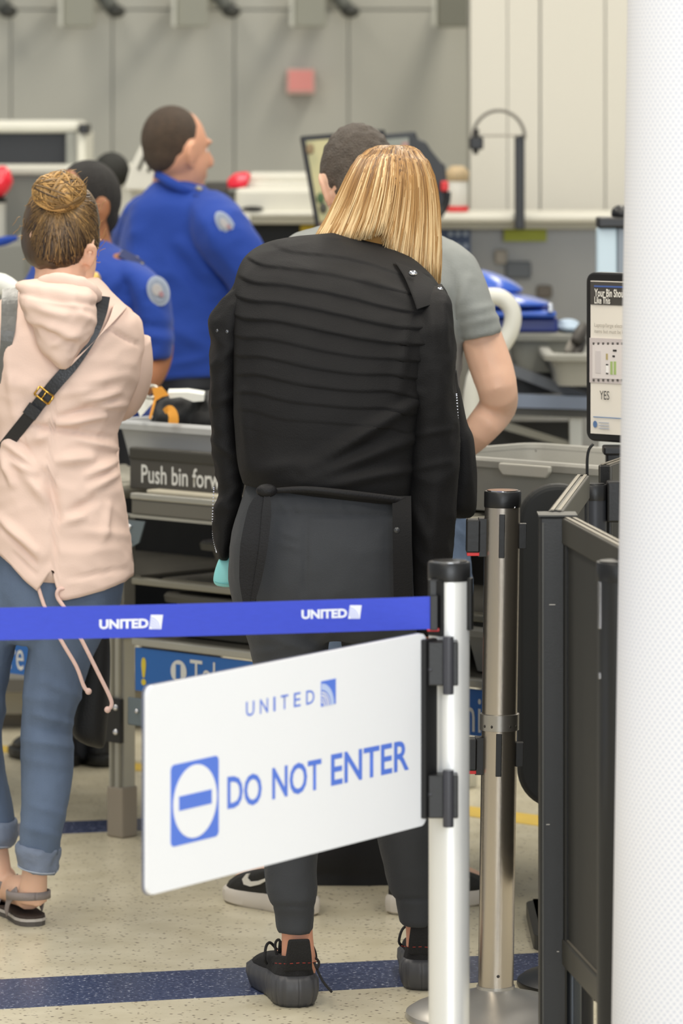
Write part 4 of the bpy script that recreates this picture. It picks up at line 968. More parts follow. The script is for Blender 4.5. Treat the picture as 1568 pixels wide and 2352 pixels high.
def shoe(parent, heel, d, up_m, sole_m, L=.275, Wd=.102, sole_h=.045, ribs=0, bulge=1.07, ankle=.105, kind='shoe'):
    """sneaker: sole, upper with ankle opening, tongue, heel tab"""
    hx = Vector((*heel, 0)); d = Vector((*d, 0)).normalized(); sd = Vector((d.y, -d.x, 0)); O = shoe_outline(L, Wd); n = len(O)
    def W(p, q, z): return hx+sd*p+d*q+Vector((0, 0, z))
    root = MB(); rg = []
    for f, sc in ((0, .9), (.15, 1.02), (.5, bulge), (.85, bulge*.985), (1, .95)):
        ring = []
        for k, (p, q) in enumerate(O):
            s = sc*(1+(-.035*(k % 4 == 0) if ribs and 0 < f < 1 else 0)); toe = .3*max(0, (q/L-.75)/.25)*sole_h
            ring.append(W(p*s, L/2+(q-L/2)*(1+(s-1)*Wd/L*1.2), max(0, f*sole_h*(1.15-.25*q/L))+toe*(.5 if f == 0 else .35)*.6))
        rg.append(ring)
    root.rings(rg); up = None
    mb = MB(); rg = []
    for f in (0, .12, .25, .4, .55, .7, .85, 1):
        ring = []
        for k, (p, q) in enumerate(O):
            a = 2*math.pi*k/n; ap = .034*math.sin(a); aq = .052-.05*math.cos(a)
            e = f**1.25; x = p*.95*(1-e)+ap*e; y = (L/2+(q-L/2)*.965)*(1-e)+aq*e
            z = sole_h*.86+(ankle-sole_h*.86)*(f**.75)*(1-.22*(q/L)*f)
            ring.append(W(x, y, z))
        rg.append(ring)
    mb.rings(rg); u = mb.build(kind, up_m, parent, True)
    root.build('sole', sole_m, u, True, auto=not ribs)
    mb = MB(); mb.tube([W(0, .11, ankle*.8), W(0, .085, ankle*1.12)], [.022, .024], 10, 3, flat=.3, up=d); mb.build('tongue', up_m, u, True)
    return u, W
def limbs(mb, *ls):
    for l in ls: mb.tube([P(a, b, c) for a, b, c, r in l], [r for *_, r in l], 14, 4)
def patch(L, le, ri, off, th, mb, nu=10, sub=4):
    le = catmull(np.array(le, float), sub); ri = catmull(np.array(ri, float), sub); rows = []
    top = []; bot = []
    for (xa, ya), (xb, yb) in zip(le, ri):
        top.append([L.back(xa+(xb-xa)*k/nu, ya+(yb-ya)*k/nu, off) for k in range(nu+1)])
        bot.append([L.back(xa+(xb-xa)*k/nu, ya+(yb-ya)*k/nu, off-th) for k in range(nu+1)])
    rg = [t+b[::-1] for t, b in zip(top, bot)]; return mb.rings(rg)

# ------------------------------------------------------------------ blonde woman in black jacket
r = thing('person', (P(800, 2300, 8.37).x, 8.37, 0), 'person with straight blonde hair, black pleated jacket and charcoal joggers, bending forward', 'person'); W1 = r
HM = frame_m(P(893, 470, 8.74), (.1, 1), .5, .1, .88)
mb = MB(); head_into(mb, HM)
limbs(mb, [(885, 500, 8.71, .045), (872, 560, 8.68, .042), (850, 640, 8.58, .05)],
      [(845, 650, 8.58, .05), (800, 730, 8.50, .08), (745, 850, 8.45, .1), (742, 1050, 8.40, .1), (738, 1200, 8.38, .12), (738, 1290, 8.37, .11)],
      [(830, 680, 8.54, .05), (680, 680, 8.5, .045), (590, 710, 8.48, .038), (522, 820, 8.46, .026), (514, 980, 8.45, .025), (530, 1080, 8.45, .018), (524, 1170, 8.44, .016), (514, 1230, 8.44, .014)],
      [(860, 690, 8.53, .05), (950, 740, 8.48, .045), (985, 800, 8.44, .04), (985, 1050, 8.42, .034), (985, 1250, 8.42, .028), (985, 1400, 8.42, .024)],
      [(650, 1250, 8.37, .07), (658, 1450, 8.37, .062), (670, 1750, 8.37, .045), (672, 1900, 8.36, .045), (680, 2080, 8.33, .032), (683, 2160, 8.325, .031), (686, 2210, 8.33, .034), (686, 2260, 8.345, .03)],
      [(840, 1250, 8.38, .07), (870, 1450, 8.4, .062), (915, 1750, 8.43, .045), (935, 1900, 8.45, .045), (960, 2060, 8.47, .032), (967, 2130, 8.475, .031), (972, 2180, 8.48, .034), (972, 2220, 8.49, .03)])
hand_into(mb, P(520, 1225, 8.455), (.1, .1, -1), (.3, 1, 0), .72, .3)
hand_into(mb, P(985, 1405, 8.42), (0, .2, -1), (-1, .3, 0), .95, .4)
fh1 = (P(686, 2250, 8.30).x, 8.315); fh2 = (P(968, 2230, 8.46).x, 8.475)
foot_into(mb, (fh1[0], fh1[1]+.02), (-.18, 1)); foot_into(mb, (fh2[0], fh2[1]+.02), (.1, 1))
fuse('body', mb, .006, skin_pink, r, 4); eyes(HM, r)
# jacket
JT = Loft([(538, 815, 865, .02, 8.64, .1), (552, 760, 920, .05, 8.62, .2), (578, 668, 968, .085, 8.575, .22), (605, 602, 1002, .105, 8.54, .21), (640, 562, 1025, .125, 8.50, .2), (690, 540, 1034, .138, 8.465, .18), (750, 533, 1020, .145, 8.435, .16), (830, 535, 985, .148, 8.41, .14), (930, 537, 962, .148, 8.39, .12), (1030, 540, 948, .145, 8.38, .11), (1090, 546, 942, .142, 8.37, .12), (1128, 556, 936, .13, 8.37, .12)], 2.6)
def pleat(th, y):
    s = math.sin(th)
    if s < .15 or y < 560 or y > 1010: return 0
    per = 40; wob = 4*math.sin(th*5+y*.011)+5*noise.noise(Vector((th*2.2, y*.006, 3)))
    ph = ((y+wob-560) % per)/per; amp = (.0065 if y < 760 else .0042)*(1-max(0, (y-900)/110))
    w = min(1, (s-.15)/.35)
    return amp*w*(ph**1.2 if ph < .9 else (1-ph)/.1*.88)
mb = MB(); JT.into(mb, n=150, step=3.2, radial=pleat); me_ = mb
jk = mb.build('jacket', blackfab, r, True)
displace(jk.data, fold_fn([(700, 1080, 950, 925, .016, .012), (690, 1110, 940, 1010, .012, .012), (720, 1120, 935, 1080, .010, .010), (840, 640, 960, 700, .006, .012), (600, 1080, 700, 1060, .006, .012), (560, 900, 575, 1080, .006, .01), (930, 760, 915, 900, .010, .012), (690, 780, 705, 1000, .004, .03)], .0035, (7, 7, 5), 2))
SL = Loft([(585, 590, 640, .03, 8.53), (612, 562, 650, .06, 8.50), (650, 535, 640, .075, 8.48), (690, 506, 615, .08, 8.46), (735, 483, 580, .082, 8.45), (800, 486, 552, .076), (900, 479, 547, .072), (1000, 486, 553, .066), (1060, 493, 560, .062), (1110, 500, 563, .06), (1180, 493, 551, .058), (1240, 489, 537, .055), (1270, 497, 527, .045), (1280, 503, 523, .03)], 2.2)
mb = MB(); SL.into(mb, n=56, step=5); sl_ = mb.build('sleeve', blackfab, jk, True)
displace(sl_.data, fold_fn([(545, 780, 495, 840, .006, .008), (550, 900, 490, 930, .005, .008), (490, 1010, 555, 1060, .006, .008), (545, 1120, 500, 1170, .006, .008), (560, 660, 520, 740, .006, .012)], .009, (9, 9, 12), 6))
SR = Loft([(655, 985, 1020, .03, 8.48), (690, 950, 1036, .065, 8.45), (740, 912, 1041, .085, 8.42), (800, 902, 1043, .09, 8.41), (880, 918, 1047, .086, 8.40), (960, 930, 1052, .08), (1060, 931, 1050, .076), (1160, 932, 1044, .072), (1260, 933, 1036, .068), (1340, 932, 1031, .064), (1420, 934, 1026, .06), (1452, 940, 1020, .05)], 2.3)
mb = MB(); SR.into(mb, n=64, step=5); sr_ = mb.build('sleeve', blackfab, jk, True)
displace(sr_.data, fold_fn([(915, 790, 945, 870, .012, .012), (950, 690, 930, 780, .010, .010), (985, 700, 1000, 800, .007, .010), (1015, 700, 1025, 800, .006, .008), (920, 880, 965, 905, .010, .010), (940, 1000, 1040, 985, .004, .006), (935, 1080, 1030, 1060, .005, .008), (940, 1140, 990, 1260, .006, .010), (1000, 1100, 985, 1350, .005, .012)], .009, (9, 9, 8), 9))
FP = Loft([(850, 1025, 1048, .05, 8.56), (900, 1020, 1052, .07), (960, 1015, 1066, .08), (1010, 1010, 1086, .085), (1080, 1005, 1092, .085), (1150, 1005, 1091, .08), (1178, 1012, 1087, .06), (1186, 1030, 1080, .03)], 2.4)
mb = MB(); FP.into(mb, n=48, step=6); fp_ = mb.build('front_panel', blackfab, jk, True)
displace(fp_.data, fold_fn([(1050, 900, 1080, 1170, .006, .01), (1075, 1000, 1060, 1170, .005, .01)], .004, (8, 8, 6), 4, False))
# collar flap + snaps
mb = MB(); patch(JT, [(905, 600), (930, 640), (950, 690), (957, 712)], [(962, 622), (1000, 650), (1018, 690), (1010, 692)], .018, .006, mb); mb.build('shoulder_flap', blackfab, jk, True)
for (x, y, q) in ((948, 628, .0085), (1010, 664, .006)):
    p_ = JT.back(x, y, .044); mb = MB(); mb.ell(p_, (q, .003, q*.72), None, 16, 8); mb.build('snap', chrome, jk, True)
for (x, y) in ((522, 762), (500, 760)):
    mb = MB(); mb.ell(SL.back(x, y, .002), (.004, .002, .004), None, 10, 6); mb.build('snap', mat('dark_snap', '55565A', .3, .6), sl_, True)
p_ = P(909, 1218, 8.2); q_ = JT.row(1100)
# shirt tail strip with button under right hem
mb = MB(); TRf = [P(922, 1140, 8.25), P(923, 1200, 8.226), P(924, 1270, 8.218), P(926, 1400, 8.225)]
mb.strap(TRf, .036, .003); tail = mb.build('hanging_tab', blackfab, jk)
mb = MB(); mb.lathe(P(911, 1218, 8.219), [(.0058, 0), (.0058, .002)], 16, 'y'); mb.build('button', mat('button_dark', '3C3D40', .3), jk, True)
# zipper on sleeves: row of teeth + pull
for (pts_, nm) in (([(1047, 905), (1050, 960), (1049, 1010)], 'a'), ([(492, 1120), (489, 1180), (490, 1230), (498, 1268)], 'b')):
    LL = SR if nm == 'a' else SL; mb = MB()
    for (x, y) in catmull(np.array(pts_, float), 9):
        _, xl, xr, d_, Yc, _t = LL.row(y); p_ = P(x+(1 if nm == 'a' else -1), y, Yc-.012); mb.box((p_.x-.0012, p_.y-.002, p_.z-.001), (p_.x+.0012, p_.y+.002, p_.z+.001))
    mb.build('zipper_teeth', chrome, sr_ if nm == 'a' else sl_)
p_ = SR.back(945, 1302, .004); mb = MB(); mb.tube([p_, p_+Vector((-.002, -.002, -.02)), p_+Vector((-.004, -.001, -.036))], [.002, .003, .002], 8); mb.build('zip_pull', mat('zip_grey', '7A7A7A', .3, .8), sr_, True)
# waist tie, knot and hanging ribbon ends
mb = MB(); mb.ell(P(612, 1127, 8.21), (.02, .014, .013)); mb.build('tie_knot', blackfab2, jk, True)
mb = MB(); mb.strap([P(622, 1128, 8.222), P(700, 1124, 8.215), P(800, 1134, 8.22), P(935, 1150, 8.25)], [.010, .012, .014, .012], .004); mb.build('waist_tie', blackfab2, jk, True)
mb = MB(); mb.strap([P(605, 1132, 8.21), P(588, 1170, 8.205), P(574, 1250, 8.20), P(570, 1330, 8.205), P(574, 1395, 8.21)], [.012, .03, .036, .034, .022], .004); mb.build('tie_end', blackfab2, jk)
mb = MB(); mb.strap([P(613, 1135, 8.205), P(612, 1180, 8.198), P(604, 1260, 8.195), P(592, 1330, 8.20), P(580, 1382, 8.205)], [.01, .018, .016, .014, .008], .004); mb.build('tie_end', blackfab2, jk)
# fuzzy collar
mb = MB(); CO = Loft([(536, 800, 868, .03, 8.655, .12), (545, 770, 890, .05, 8.645, .2), (565, 752, 915, .06, 8.63, .26), (590, 750, 930, .06, 8.60, .3)], 2.2); CO.into(mb, n=60, step=3)
co = mb.build('fur_collar', mat('black_fur', '151415', .9, var=.3, vscale=60), jk, True); displace(co.data, lambda p, n: .004*nz3(p, (130, 130, 130), 1)+.002)
mb = MB(); random.seed(3)
for k in range(420):
    th = random.uniform(.2, math.pi-.2); y = random.uniform(540, 566); p0 = CO.at(th, y, .0); p1 = CO.at(th, y-random.uniform(4, 9), .008)
    mb.tube([p0, p1], [.0012, .0004], 3, 1)
mb.build('fur_fibres', MATS['black_fur'], co)
# trousers
mb = MB()
Loft([(1075, 585, 915, .10, 8.38), (1110, 566, 928, .125), (1170, 546, 938, .142), (1230, 531, 945, .152), (1290, 525, 948, .156), (1350, 528, 950, .152), (1410, 545, 953, .135), (1460, 590, 940, .09)], 2.3).into(mb, n=64, step=8)
Loft([(1300, 540, 735, .12, 8.37), (1350, 535, 748, .12), (1440, 560, 758, .105), (1500, 577, 753, .1), (1600, 590, 752, .092), (1750, 598, 746, .086), (1900, 603, 736, .08), (1990, 606, 728, .072, 8.35), (2050, 614, 727, .064, 8.335), (2078, 624, 725, .056, 8.33), (2092, 630, 723, .052), (2136, 634, 719, .05, 8.325), (2140, 640, 714, .046)], 2.2).into(mb, n=48, step=8)
Loft([(1300, 745, 945, .12, 8.39), (1350, 738, 950, .12), (1440, 776, 962, .105, 8.4), (1500, 788, 972, .1), (1600, 808, 985, .092, 8.42), (1750, 838, 994, .086, 8.43), (1900, 862, 998, .08, 8.45), (1990, 882, 1004, .07, 8.46), (2040, 894, 1006, .062, 8.47), (2062, 904, 1004, .056), (2080, 910, 1003, .052), (2116, 917, 1000, .05, 8.475), (2122, 924, 994, .045)], 2.2).into(mb, n=48, step=8)
jg = fuse('jogger_trousers', mb, .006, greyjog, r, 3, fold_fn([(630, 1180, 930, 1186, -.006, .005), (703, 1190, 700, 1360, -.006, .006), (640, 1140, 660, 1180, .003, .004), (680, 1145, 690, 1180, .003, .004), (730, 1145, 742, 1182, .003, .004), (780, 1150, 790, 1184, .003, .004), (600, 1460, 740, 1500, .006, .01), (590, 1500, 650, 1490, .005, .008), (700, 1500, 755, 1450, .006, .01), (800, 1470, 940, 1450, .006, .01), (615, 2082, 728, 2082, -.004, .004), (898, 2066, 1005, 2066, -.004, .004), (640, 1220, 680, 1235, .003, .004), (645, 1250, 690, 1262, .003, .004)], .003, (10, 10, 10), 8))
# hair
HL = Loft([(333, 884, 926, .02, 8.74), (338, 862, 946, .05, 8.735), (350, 838, 964, .08, 8.73), (372, 818, 980, .105, 8.725), (405, 800, 993, .125, 8.72), (450, 779, 1001, .135, 8.715), (500, 754, 1005, .14, 8.71), (545, 728, 1007, .14, 8.70), (600, 702, 1007, .135, 8.69), (660, 690, 1005, .13, 8.69)], 2.2)
bx = [690, 705, 728, 745, 770, 800, 838, 862, 874, 890, 915, 955, 1000, 1010]; by = [556, 556, 560, 564, 556, 549, 540, 532, 552, 585, 612, 628, 650, 652]
def hbot(x, s): 
    near = np.interp(x, bx, by)
    return near if s > -.05 else 600+.12*(x-700)
mb = MB(); HL.into(mb, cap=True, n=120, step=10, ybot=lambda x, s: hbot(x, s)-8, radial=lambda th, y: -.008)
hb = mb.build('hair', blonde, r, True)
def blond_tone(th, f): return .36+.42*f+.22*noise.noise(Vector((th*9, f*.8, 2)))
tone(hb, lambda i, co: .2+.3*min(1, max(0, (1.64-co.z)/.2))+.22*noise.noise(Vector((co.x*60, 0, co.z*4))))
random.seed(11); mb = MB(); tn = []
for k in range(4200):
    th = random.uniform(-.5, math.pi+.5) if k < 3700 else random.uniform(0, 2*math.pi)
    xe = pix(HL.at(th, 600))[0]; ye = hbot(xe, math.sin(th))+random.uniform(-16, 4); y0 = 334+random.random()**2*12
    off = random.uniform(-.006, .004); base = random.gauss(0, .2)+.55*noise.noise(Vector((th*13, 0, 5)))+.2*noise.noise(Vector((th*4, 0, 9)))+(.3 if random.random() < .12 else 0); n0 = len(mb.v)
    dth = random.uniform(-.05, .05); q = []
    m_ = 9
    for j in range(m_+1):
        f = j/m_; y = y0+(ye-y0)*f; q.append(HL.at(th+dth*f*f, y, off+.003*math.sin(f*4+k)*f))
    mb.tube(q, [.0007+.0009*math.sin(math.pi*min(1, .15+j/m_*.8)) for j in range(m_)]+[.0005], 4, 1, flat=.5)
    for i in range(len(mb.v)-n0):
        f = (i//4)/m_; tn.append(min(1, max(0, .30+.52*f**1.1+base*(.85+.15*f))))
hs = mb.build('strands', blonde, hb, True); tone(hs, lambda i, co: tn[i])
# sneakers
for (h, d_, px_) in ((fh1, (-.2, 1), 0), (fh2, (.08, 1), 1)):
    u, WW = shoe(r, (h[0], h[1]-.035), d_, sneaker_bk, sneaker_sole, .285, .112, .052, ribs=1, bulge=1.12, ankle=.098, kind='sneaker')
    mb = MB(); mb.strap([WW(0, .008, .07), WW(0, .0005, .10), WW(0, -.002, .132)], [.056, .05, .04], .008, up=WW(0, -1, 0)-WW(0, 0, 0)); mb.build('heel_tab', sneaker_bk, u, bevel=.004)
    mb = MB(); q = [WW(.043*math.sin(t), .040-.047*math.cos(t), .088-.004*abs(t)) for t in [k*.14-1.26 for k in range(19)]]
    for a_, b_ in zip(q[:-1:2], q[1::2]): mb.tube([a_, b_], .0009, 5, 1)
    mb.build('red_stitching', red_thread, u)
    for s in (-1, 1):
        mb = MB(); mb.tube([WW(s*.02, .12, .09), WW(s*.034, .115, .105), WW(s*.045, .1, .10), WW(s*.05, .085, .08), WW(s*.044, .1, .068)], .0028, 8, 4); mb.build('lace', sneaker_bk, u, True)
Y_ = 8.34
mb = MB(); mb.tube([P(650, 2215, Y_), P(636, 2195, Y_), P(632, 2168, Y_), P(640, 2158, Y_), P(646, 2172, Y_)], .0026, 8, 4); mb.build('lace_loop', sneaker_bk, r, True)
mb = MB(); mb.tube([P(648, 2190, Y_), P(634, 2205, Y_), P(626, 2214, Y_)], .0026, 8, 3); mb.build('lace_end', sneaker_bk, r, True)
mb = MB(); mb.tube([P(720, 2195, Y_), P(732, 2210, 8.30), P(728, 2224, 8.28), P(722, 2212, 8.29), P(740, 2252, 8.27), P(762, 2279, 8.26)], .0026, 8, 4); mb.build('lace_end', sneaker_bk, r, True)
# teal case in her left hand
o = thing('phone_case', P(512, 1345, 8.44), 'teal rounded case held below the left jacket sleeve', 'case')
LC = Loft([(1276, 508, 540, .006, 8.44), (1290, 500, 545, .013), (1315, 492, 548, .016), (1335, 490, 548, .016), (1345, 498, 546, .012), (1348, 512, 540, .006)], 3)
mb = MB(); LC.into(mb, n=32, step=3); cs = mb.build('shell', teal, o, True)
mb = MB(); mb.tube([P(494, 1336, 8.428), P(510, 1340, 8.424), P(540, 1341, 8.424)], .0012, 6, 3); mb.build('seam', mat('teal_seam', '5FA9AC', .5), cs)

# ------------------------------------------------------------------ woman in pink parka
r = thing('person', (P(100, 2120, 9.2).x, 9.2, 0), 'person with messy hair bun, pale pink hooded parka and cuffed jeans', 'person'); W2 = r
HM = frame_m(P(146, 570, 9.22), (.52, .85), .15, 0, .90)
mb = MB(); head_into(mb, HM)
mb.tube([P(194, 606, 9.165), P(196, 580, 9.145), P(207, 563, 9.135), P(219, 572, 9.14), P(217, 592, 9.15), P(205, 613, 9.16)], [.006, .006, .0065, .0065, .006, .006], 10, 4)
mb.ell(P(205, 588, 9.163), (.010, .006, .02))
limbs(mb, [(140, 580, 9.19, .052), (138, 640, 9.19, .056), (140, 720, 9.2, .085)],
      [(140, 700, 9.2, .09), (140, 800, 9.22, .11), (128, 1000, 9.22, .105), (130, 1200, 9.22, .12), (130, 1320, 9.22, .11)],
      [(140, 700, 9.2, .06), (270, 745, 9.2, .045), (285, 850, 9.25, .038), (270, 930, 9.32, .034), (230, 930, 9.5, .028), (200, 920, 9.6, .024)],
      [(130, 700, 9.2, .06), (10, 750, 9.2, .045), (-30, 860, 9.22, .038), (-30, 960, 9.25, .034), (0, 930, 9.45, .028), (30, 910, 9.56, .024)],
      [(190, 1280, 9.2, .07), (155, 1450, 9.2, .055), (118, 1600, 9.19, .045), (108, 1700, 9.18, .042), (95, 1900, 9.15, .034), (84, 1970, 9.13, .027), (78, 2020, 9.13, .0285), (74, 2070, 9.14, .032)],
      [(50, 1280, 9.24, .07), (-15, 1450, 9.26, .055), (-42, 1600, 9.28, .045), (-45, 1700, 9.3, .042), (-25, 1880, 9.3, .036), (-8, 1960, 9.28, .027), (-4, 2010, 9.27, .03), (-6, 2050, 9.28, .032)])
hand_into(mb, P(200, 920, 9.6), (-.3, 1, 0), (-1, 0, .3), .9); hand_into(mb, P(30, 910, 9.56), (.3, 1, 0), (1, 0, .3), .9)
hA = (P(76, 2100, 9.13).x, 9.125); hB = (P(2, 2080, 9.26).x, 9.26)
dA, dB = (-.35, 1), (-.1, 1)
foot_into(mb, hA, dA, .02); foot_into(mb, hB, dB, .02)
fuse('body', mb, .006, skin_pale, r, 4); eyes(HM, r)
PK = Loft([(640, 75, 225, .05, 9.2), (665, 35, 248, .08), (690, 5, 272, .10), (712, -20, 300, .12), (745, -38, 325, .135), (795, -42, 329, .142), (850, -40, 322, .142), (900, -30, 306, .14), (950, -20, 285, .135), (990, -12, 268, .13), (1040, -12, 265, .13), (1085, -14, 271, .132), (1130, -18, 282, .136), (1200, -22, 290, .14), (1260, -26, 299, .145), (1310, -30, 306, .148), (1362, -34, 313, .148)], 2.4)
hx = [-60, 0, 85, 121, 123, 134, 150, 215, 300, 330]; hy = [1225, 1266, 1338, 1290, 1289, 1356, 1358, 1345, 1320, 1310]
mb = MB(); PK.into(mb, n=200, step=7, ybot=lambda x, s: float(np.interp(x, hx, hy)) if s > 0 else 1260.)
pk = mb.build('parka', pinkfab, r, True)
folds = [(20, 1020, 115, 1085, .012, .012), (35, 1010, 120, 1100, -.008, .008), (30, 1060, 80, 1085, .010, .01), (10, 1045, 32, 1110, .010, .01), (60, 1090, 120, 1160, .010, .014), (115, 1110, 130, 1190, -.010, .012),
 (200, 1090, 262, 1060, .010, .010), (205, 1125, 265, 1090, .009, .010), (165, 1175, 215, 1150, -.008, .012), (145, 1200, 190, 1185, .006, .01), (120, 1060, 205, 1050, .010, .014), (120, 975, 240, 955, .010, .010), (130, 960, 230, 935, -.007, .008), (190, 920, 270, 900, .009, .010), (215, 935, 285, 930, .008, .008), (140, 905, 230, 890, .007, .012), (170, 880, 290, 860, .006, .012), (60, 975, 180, 990, -.006, .006), (100, 985, 255, 1005, -.006, .006), (180, 1010, 265, 1030, .006, .008), (70, 1010, 110, 1000, .008, .014), (0, 1190, 95, 1280, .010, .012), (5, 1210, 80, 1290, -.006, .008), (130, 1200, 122, 1290, -.006, .006), (250, 1160, 235, 1240, .006, .01), (200, 1220, 290, 1230, .004, .012), (150, 1330, 290, 1306, -.004, .005), (30, 1272, 85, 1320, -.004, .005), (230, 745, 315, 790, -.006, .005), (165, 845, 230, 780, -.007, .006), (40, 870, 90, 900, .005, .02), (20, 800, 35, 950, .006, .014)]
displace(pk.data, fold_fn([(*f[:4], f[4]*1.7, f[5]*.85) for f in folds], .007, (7, 7, 11), 12))
mb = MB(); Loft([(700, -70, 0, .06, 9.2), (760, -82, 8, .08), (830, -84, 9, .08), (890, -78, 6, .075), (940, -66, -4, .06), (965, -55, -15, .04)], 2.2).into(mb, n=40, step=8); s_ = mb.build('sleeve', pinkfab, pk, True)
displace(s_.data, fold_fn([], .006, (12, 12, 14), 2))
mb = MB(); mb.tube([P(292, 780, 9.22), P(295, 850, 9.24), P(275, 915, 9.32), P(230, 925, 9.5), P(215, 922, 9.56)], [.05, .052, .048, .042, .036], 18, 4); mb.build('sleeve', pinkfab, pk, True)
# hood, collar roll, yoke flap
HD = Loft([(640, 100, 195, .03, 9.11), (648, 55, 212, .055, 9.09), (658, 40, 219, .075, 9.08), (690, 47, 221, .09, 9.065), (740, 70, 217, .082, 9.06), (790, 98, 197, .06, 9.055), (825, 122, 170, .042, 9.05), (842, 138, 152, .02, 9.045)], 2.2)
mb = MB(); HD.into(mb, n=90, step=4); hd = mb.build('hood', pinkfab, pk, True)
displace(hd.data, fold_fn([(40, 672, 215, 700, -.010, .006), (42, 655, 212, 683, .006, .008), (60, 730, 190, 778, .012, .012), (70, 745, 170, 790, -.008, .008), (60, 700, 150, 725, .008, .010), (120, 790, 185, 760, .008, .010), (95, 790, 150, 835, .007, .01), (170, 690, 205, 760, .008, .012), (185, 720, 215, 740, .006, .008), (110, 700, 200, 715, -.006, .008), (75, 765, 110, 805, .006, .008)], .006, (14, 14, 14), 4))
mb = MB(); mb.tube([P(88, 660, 9.12), P(100, 652, 9.08), P(130, 648, 9.05), P(165, 650, 9.04), P(195, 662, 9.05), P(214, 680, 9.08), P(220, 695, 9.12)], [.012, .016, .019, .020, .020, .018, .010], 16, 5, flat=.8); s_ = mb.build('collar_roll', pinkfab, pk, True); displace(s_.data, fold_fn([], .004, (25, 25, 25), 2))
mb = MB(); patch(PK, [(262, 697), (248, 738), (218, 782), (158, 836)], [(292, 706), (262, 738), (225, 775), (163, 841)], .026, .012, mb); mb.build('yoke_flap', pinkfab, pk, True)
for pts_ in ([(84, 1336, 9.06), (105, 1400, 9.05), (140, 1470, 9.04), (175, 1530, 9.04), (192, 1575, 9.04), (203, 1590, 9.04)], [(150, 1352, 9.055), (134, 1355, 9.045), (132, 1372, 9.045), (150, 1400, 9.04), (190, 1475, 9.035), (225, 1545, 9.035), (252, 1600, 9.035), (256, 1620, 9.035), (247, 1632, 9.035)]):
    mb = MB(); mb.tube([P(*q) for q in pts_], .0042, 10, 5); dc_ = mb.build('drawcord', mat('pink_cord', 'E0BFB4', .8, var=.12, vscale=120), pk, True)
    mb = MB(); mb.ell(P(pts_[-1][0], pts_[-1][1]-2, pts_[-1][2]), (.007, .007, .007), None, 12, 8); mb.build('cord_knot', MATS['pink_cord'], dc_, True)
# hair with bun
CP = Loft([(418, 118, 168, .03, 9.24), (432, 92, 196, .06), (455, 70, 216, .085), (490, 56, 226, .105), (530, 50, 229, .112), (565, 51, 226, .108, 9.235), (590, 58, 208, .098, 9.225), (606, 70, 190, .085, 9.215), (616, 84, 172, .068, 9.21)], 2.2)
def cbot(x, s):
    if s > -.35: return float(np.interp(x, [50, 80, 150, 178, 200, 222, 235], [604, 614, 617, 606, 578, 560, 548]))
    return 520.
mb = MB(); CP.into(mb, n=90, step=5, ybot=cbot); hc = mb.build('hair', bunhair, r, True)
displace(hc.data, lambda p, n: .003*nz3(p, (50, 50, 25), 3))
tone(hc, lambda i, co: .05+.10*noise.noise(Vector((co.x*50, 0, co.z*12)))+.35*max(0, (co.z-1.50)/.08))
random.seed(5); mb = MB(); tn = []
bx0, by0 = 132, 452
for k in range(900):
    a = random.uniform(0, 2*math.pi)
    if k < 620:
        xs_ = random.uniform(56, 226); ys_ = cbot(xs_, 1)-random.uniform(-2, 40)*random.random()
    else:
        ys_ = random.uniform(430, 580); _, xl, xr, *_q = CP.row(ys_); xs_ = xl+4 if random.random() < .4 else xr-4
    xe, ye = bx0+random.gauss(0, 16), by0+random.gauss(0, 9); bend = random.uniform(-12, 12); q = []; n0 = len(mb.v); m_ = 8
    f1 = random.uniform(.8, 1); so_ = random.uniform(0, .003)
    for j in range(m_+1):
        f = j/m_*f1; x = xs_+(xe-xs_)*f**1.3+bend*math.sin(math.pi*f); y = ys_+(ye-ys_)*f
        _, xl, xr, *_q = CP.row(y); x = min(max(x, xl+3), xr-3); q.append(CP.back(x, y, so_+.005*math.sin(math.pi*f)))
    mb.tube(q, [.0017]*m_+[.0006], 4, 1, flat=.6)
    b_ = random.gauss(.06, .07)+(.25 if random.random() < .10 else 0)
    for i in range(len(mb.v)-n0):
        f = (i//4)/m_; tn.append(min(1, max(0, b_+.42*f**3*(1 if by0 < ys_ else .7)+.15*max(0, (xs_-150)/80)*f)))
hs = mb.build('strands', bunhair, hc, True); tone(hs, lambda i, co: tn[i])
mb = MB(); tn = []; c0 = P(135, 440, 9.13)
mb.ell(c0, (.050, .034, .036)); tn += [.35]*len(mb.v)
for k in range(330):
    ax = Vector((random.gauss(.5, .7), random.gauss(0, .7), random.gauss(.6, .7))).normalized(); e1_ = ax.orthogonal().normalized(); e2_ = ax.cross(e1_)
    lock = k < 80
    a0 = random.uniform(0, 2*math.pi); sp = random.uniform(1.2, 2.6); ls = random.uniform(-.6, .6); q = []; n0 = len(mb.v); rr = random.uniform(.95, 1.04) if lock else random.uniform(1.0, 1.1)
    for j in range(9):
        a = a0+sp*j/8; v = (e1_*math.cos(a)+e2_*math.sin(a)+ax*ls).normalized()*rr; q.append(c0+Vector((v.x*.052, v.y*.036, v.z*.038)))
    w_ = .0065 if lock else .0012
    mb.tube(q, [w_*.3]+[w_*.8]+[w_]*5+[w_*.8, w_*.3], 5, 2 if lock else 1, flat=.5); b_ = random.gauss(.45, .2) if lock else random.gauss(.55, .25)
    tn += [min(1, max(.05, b_))]*(len(mb.v)-n0)
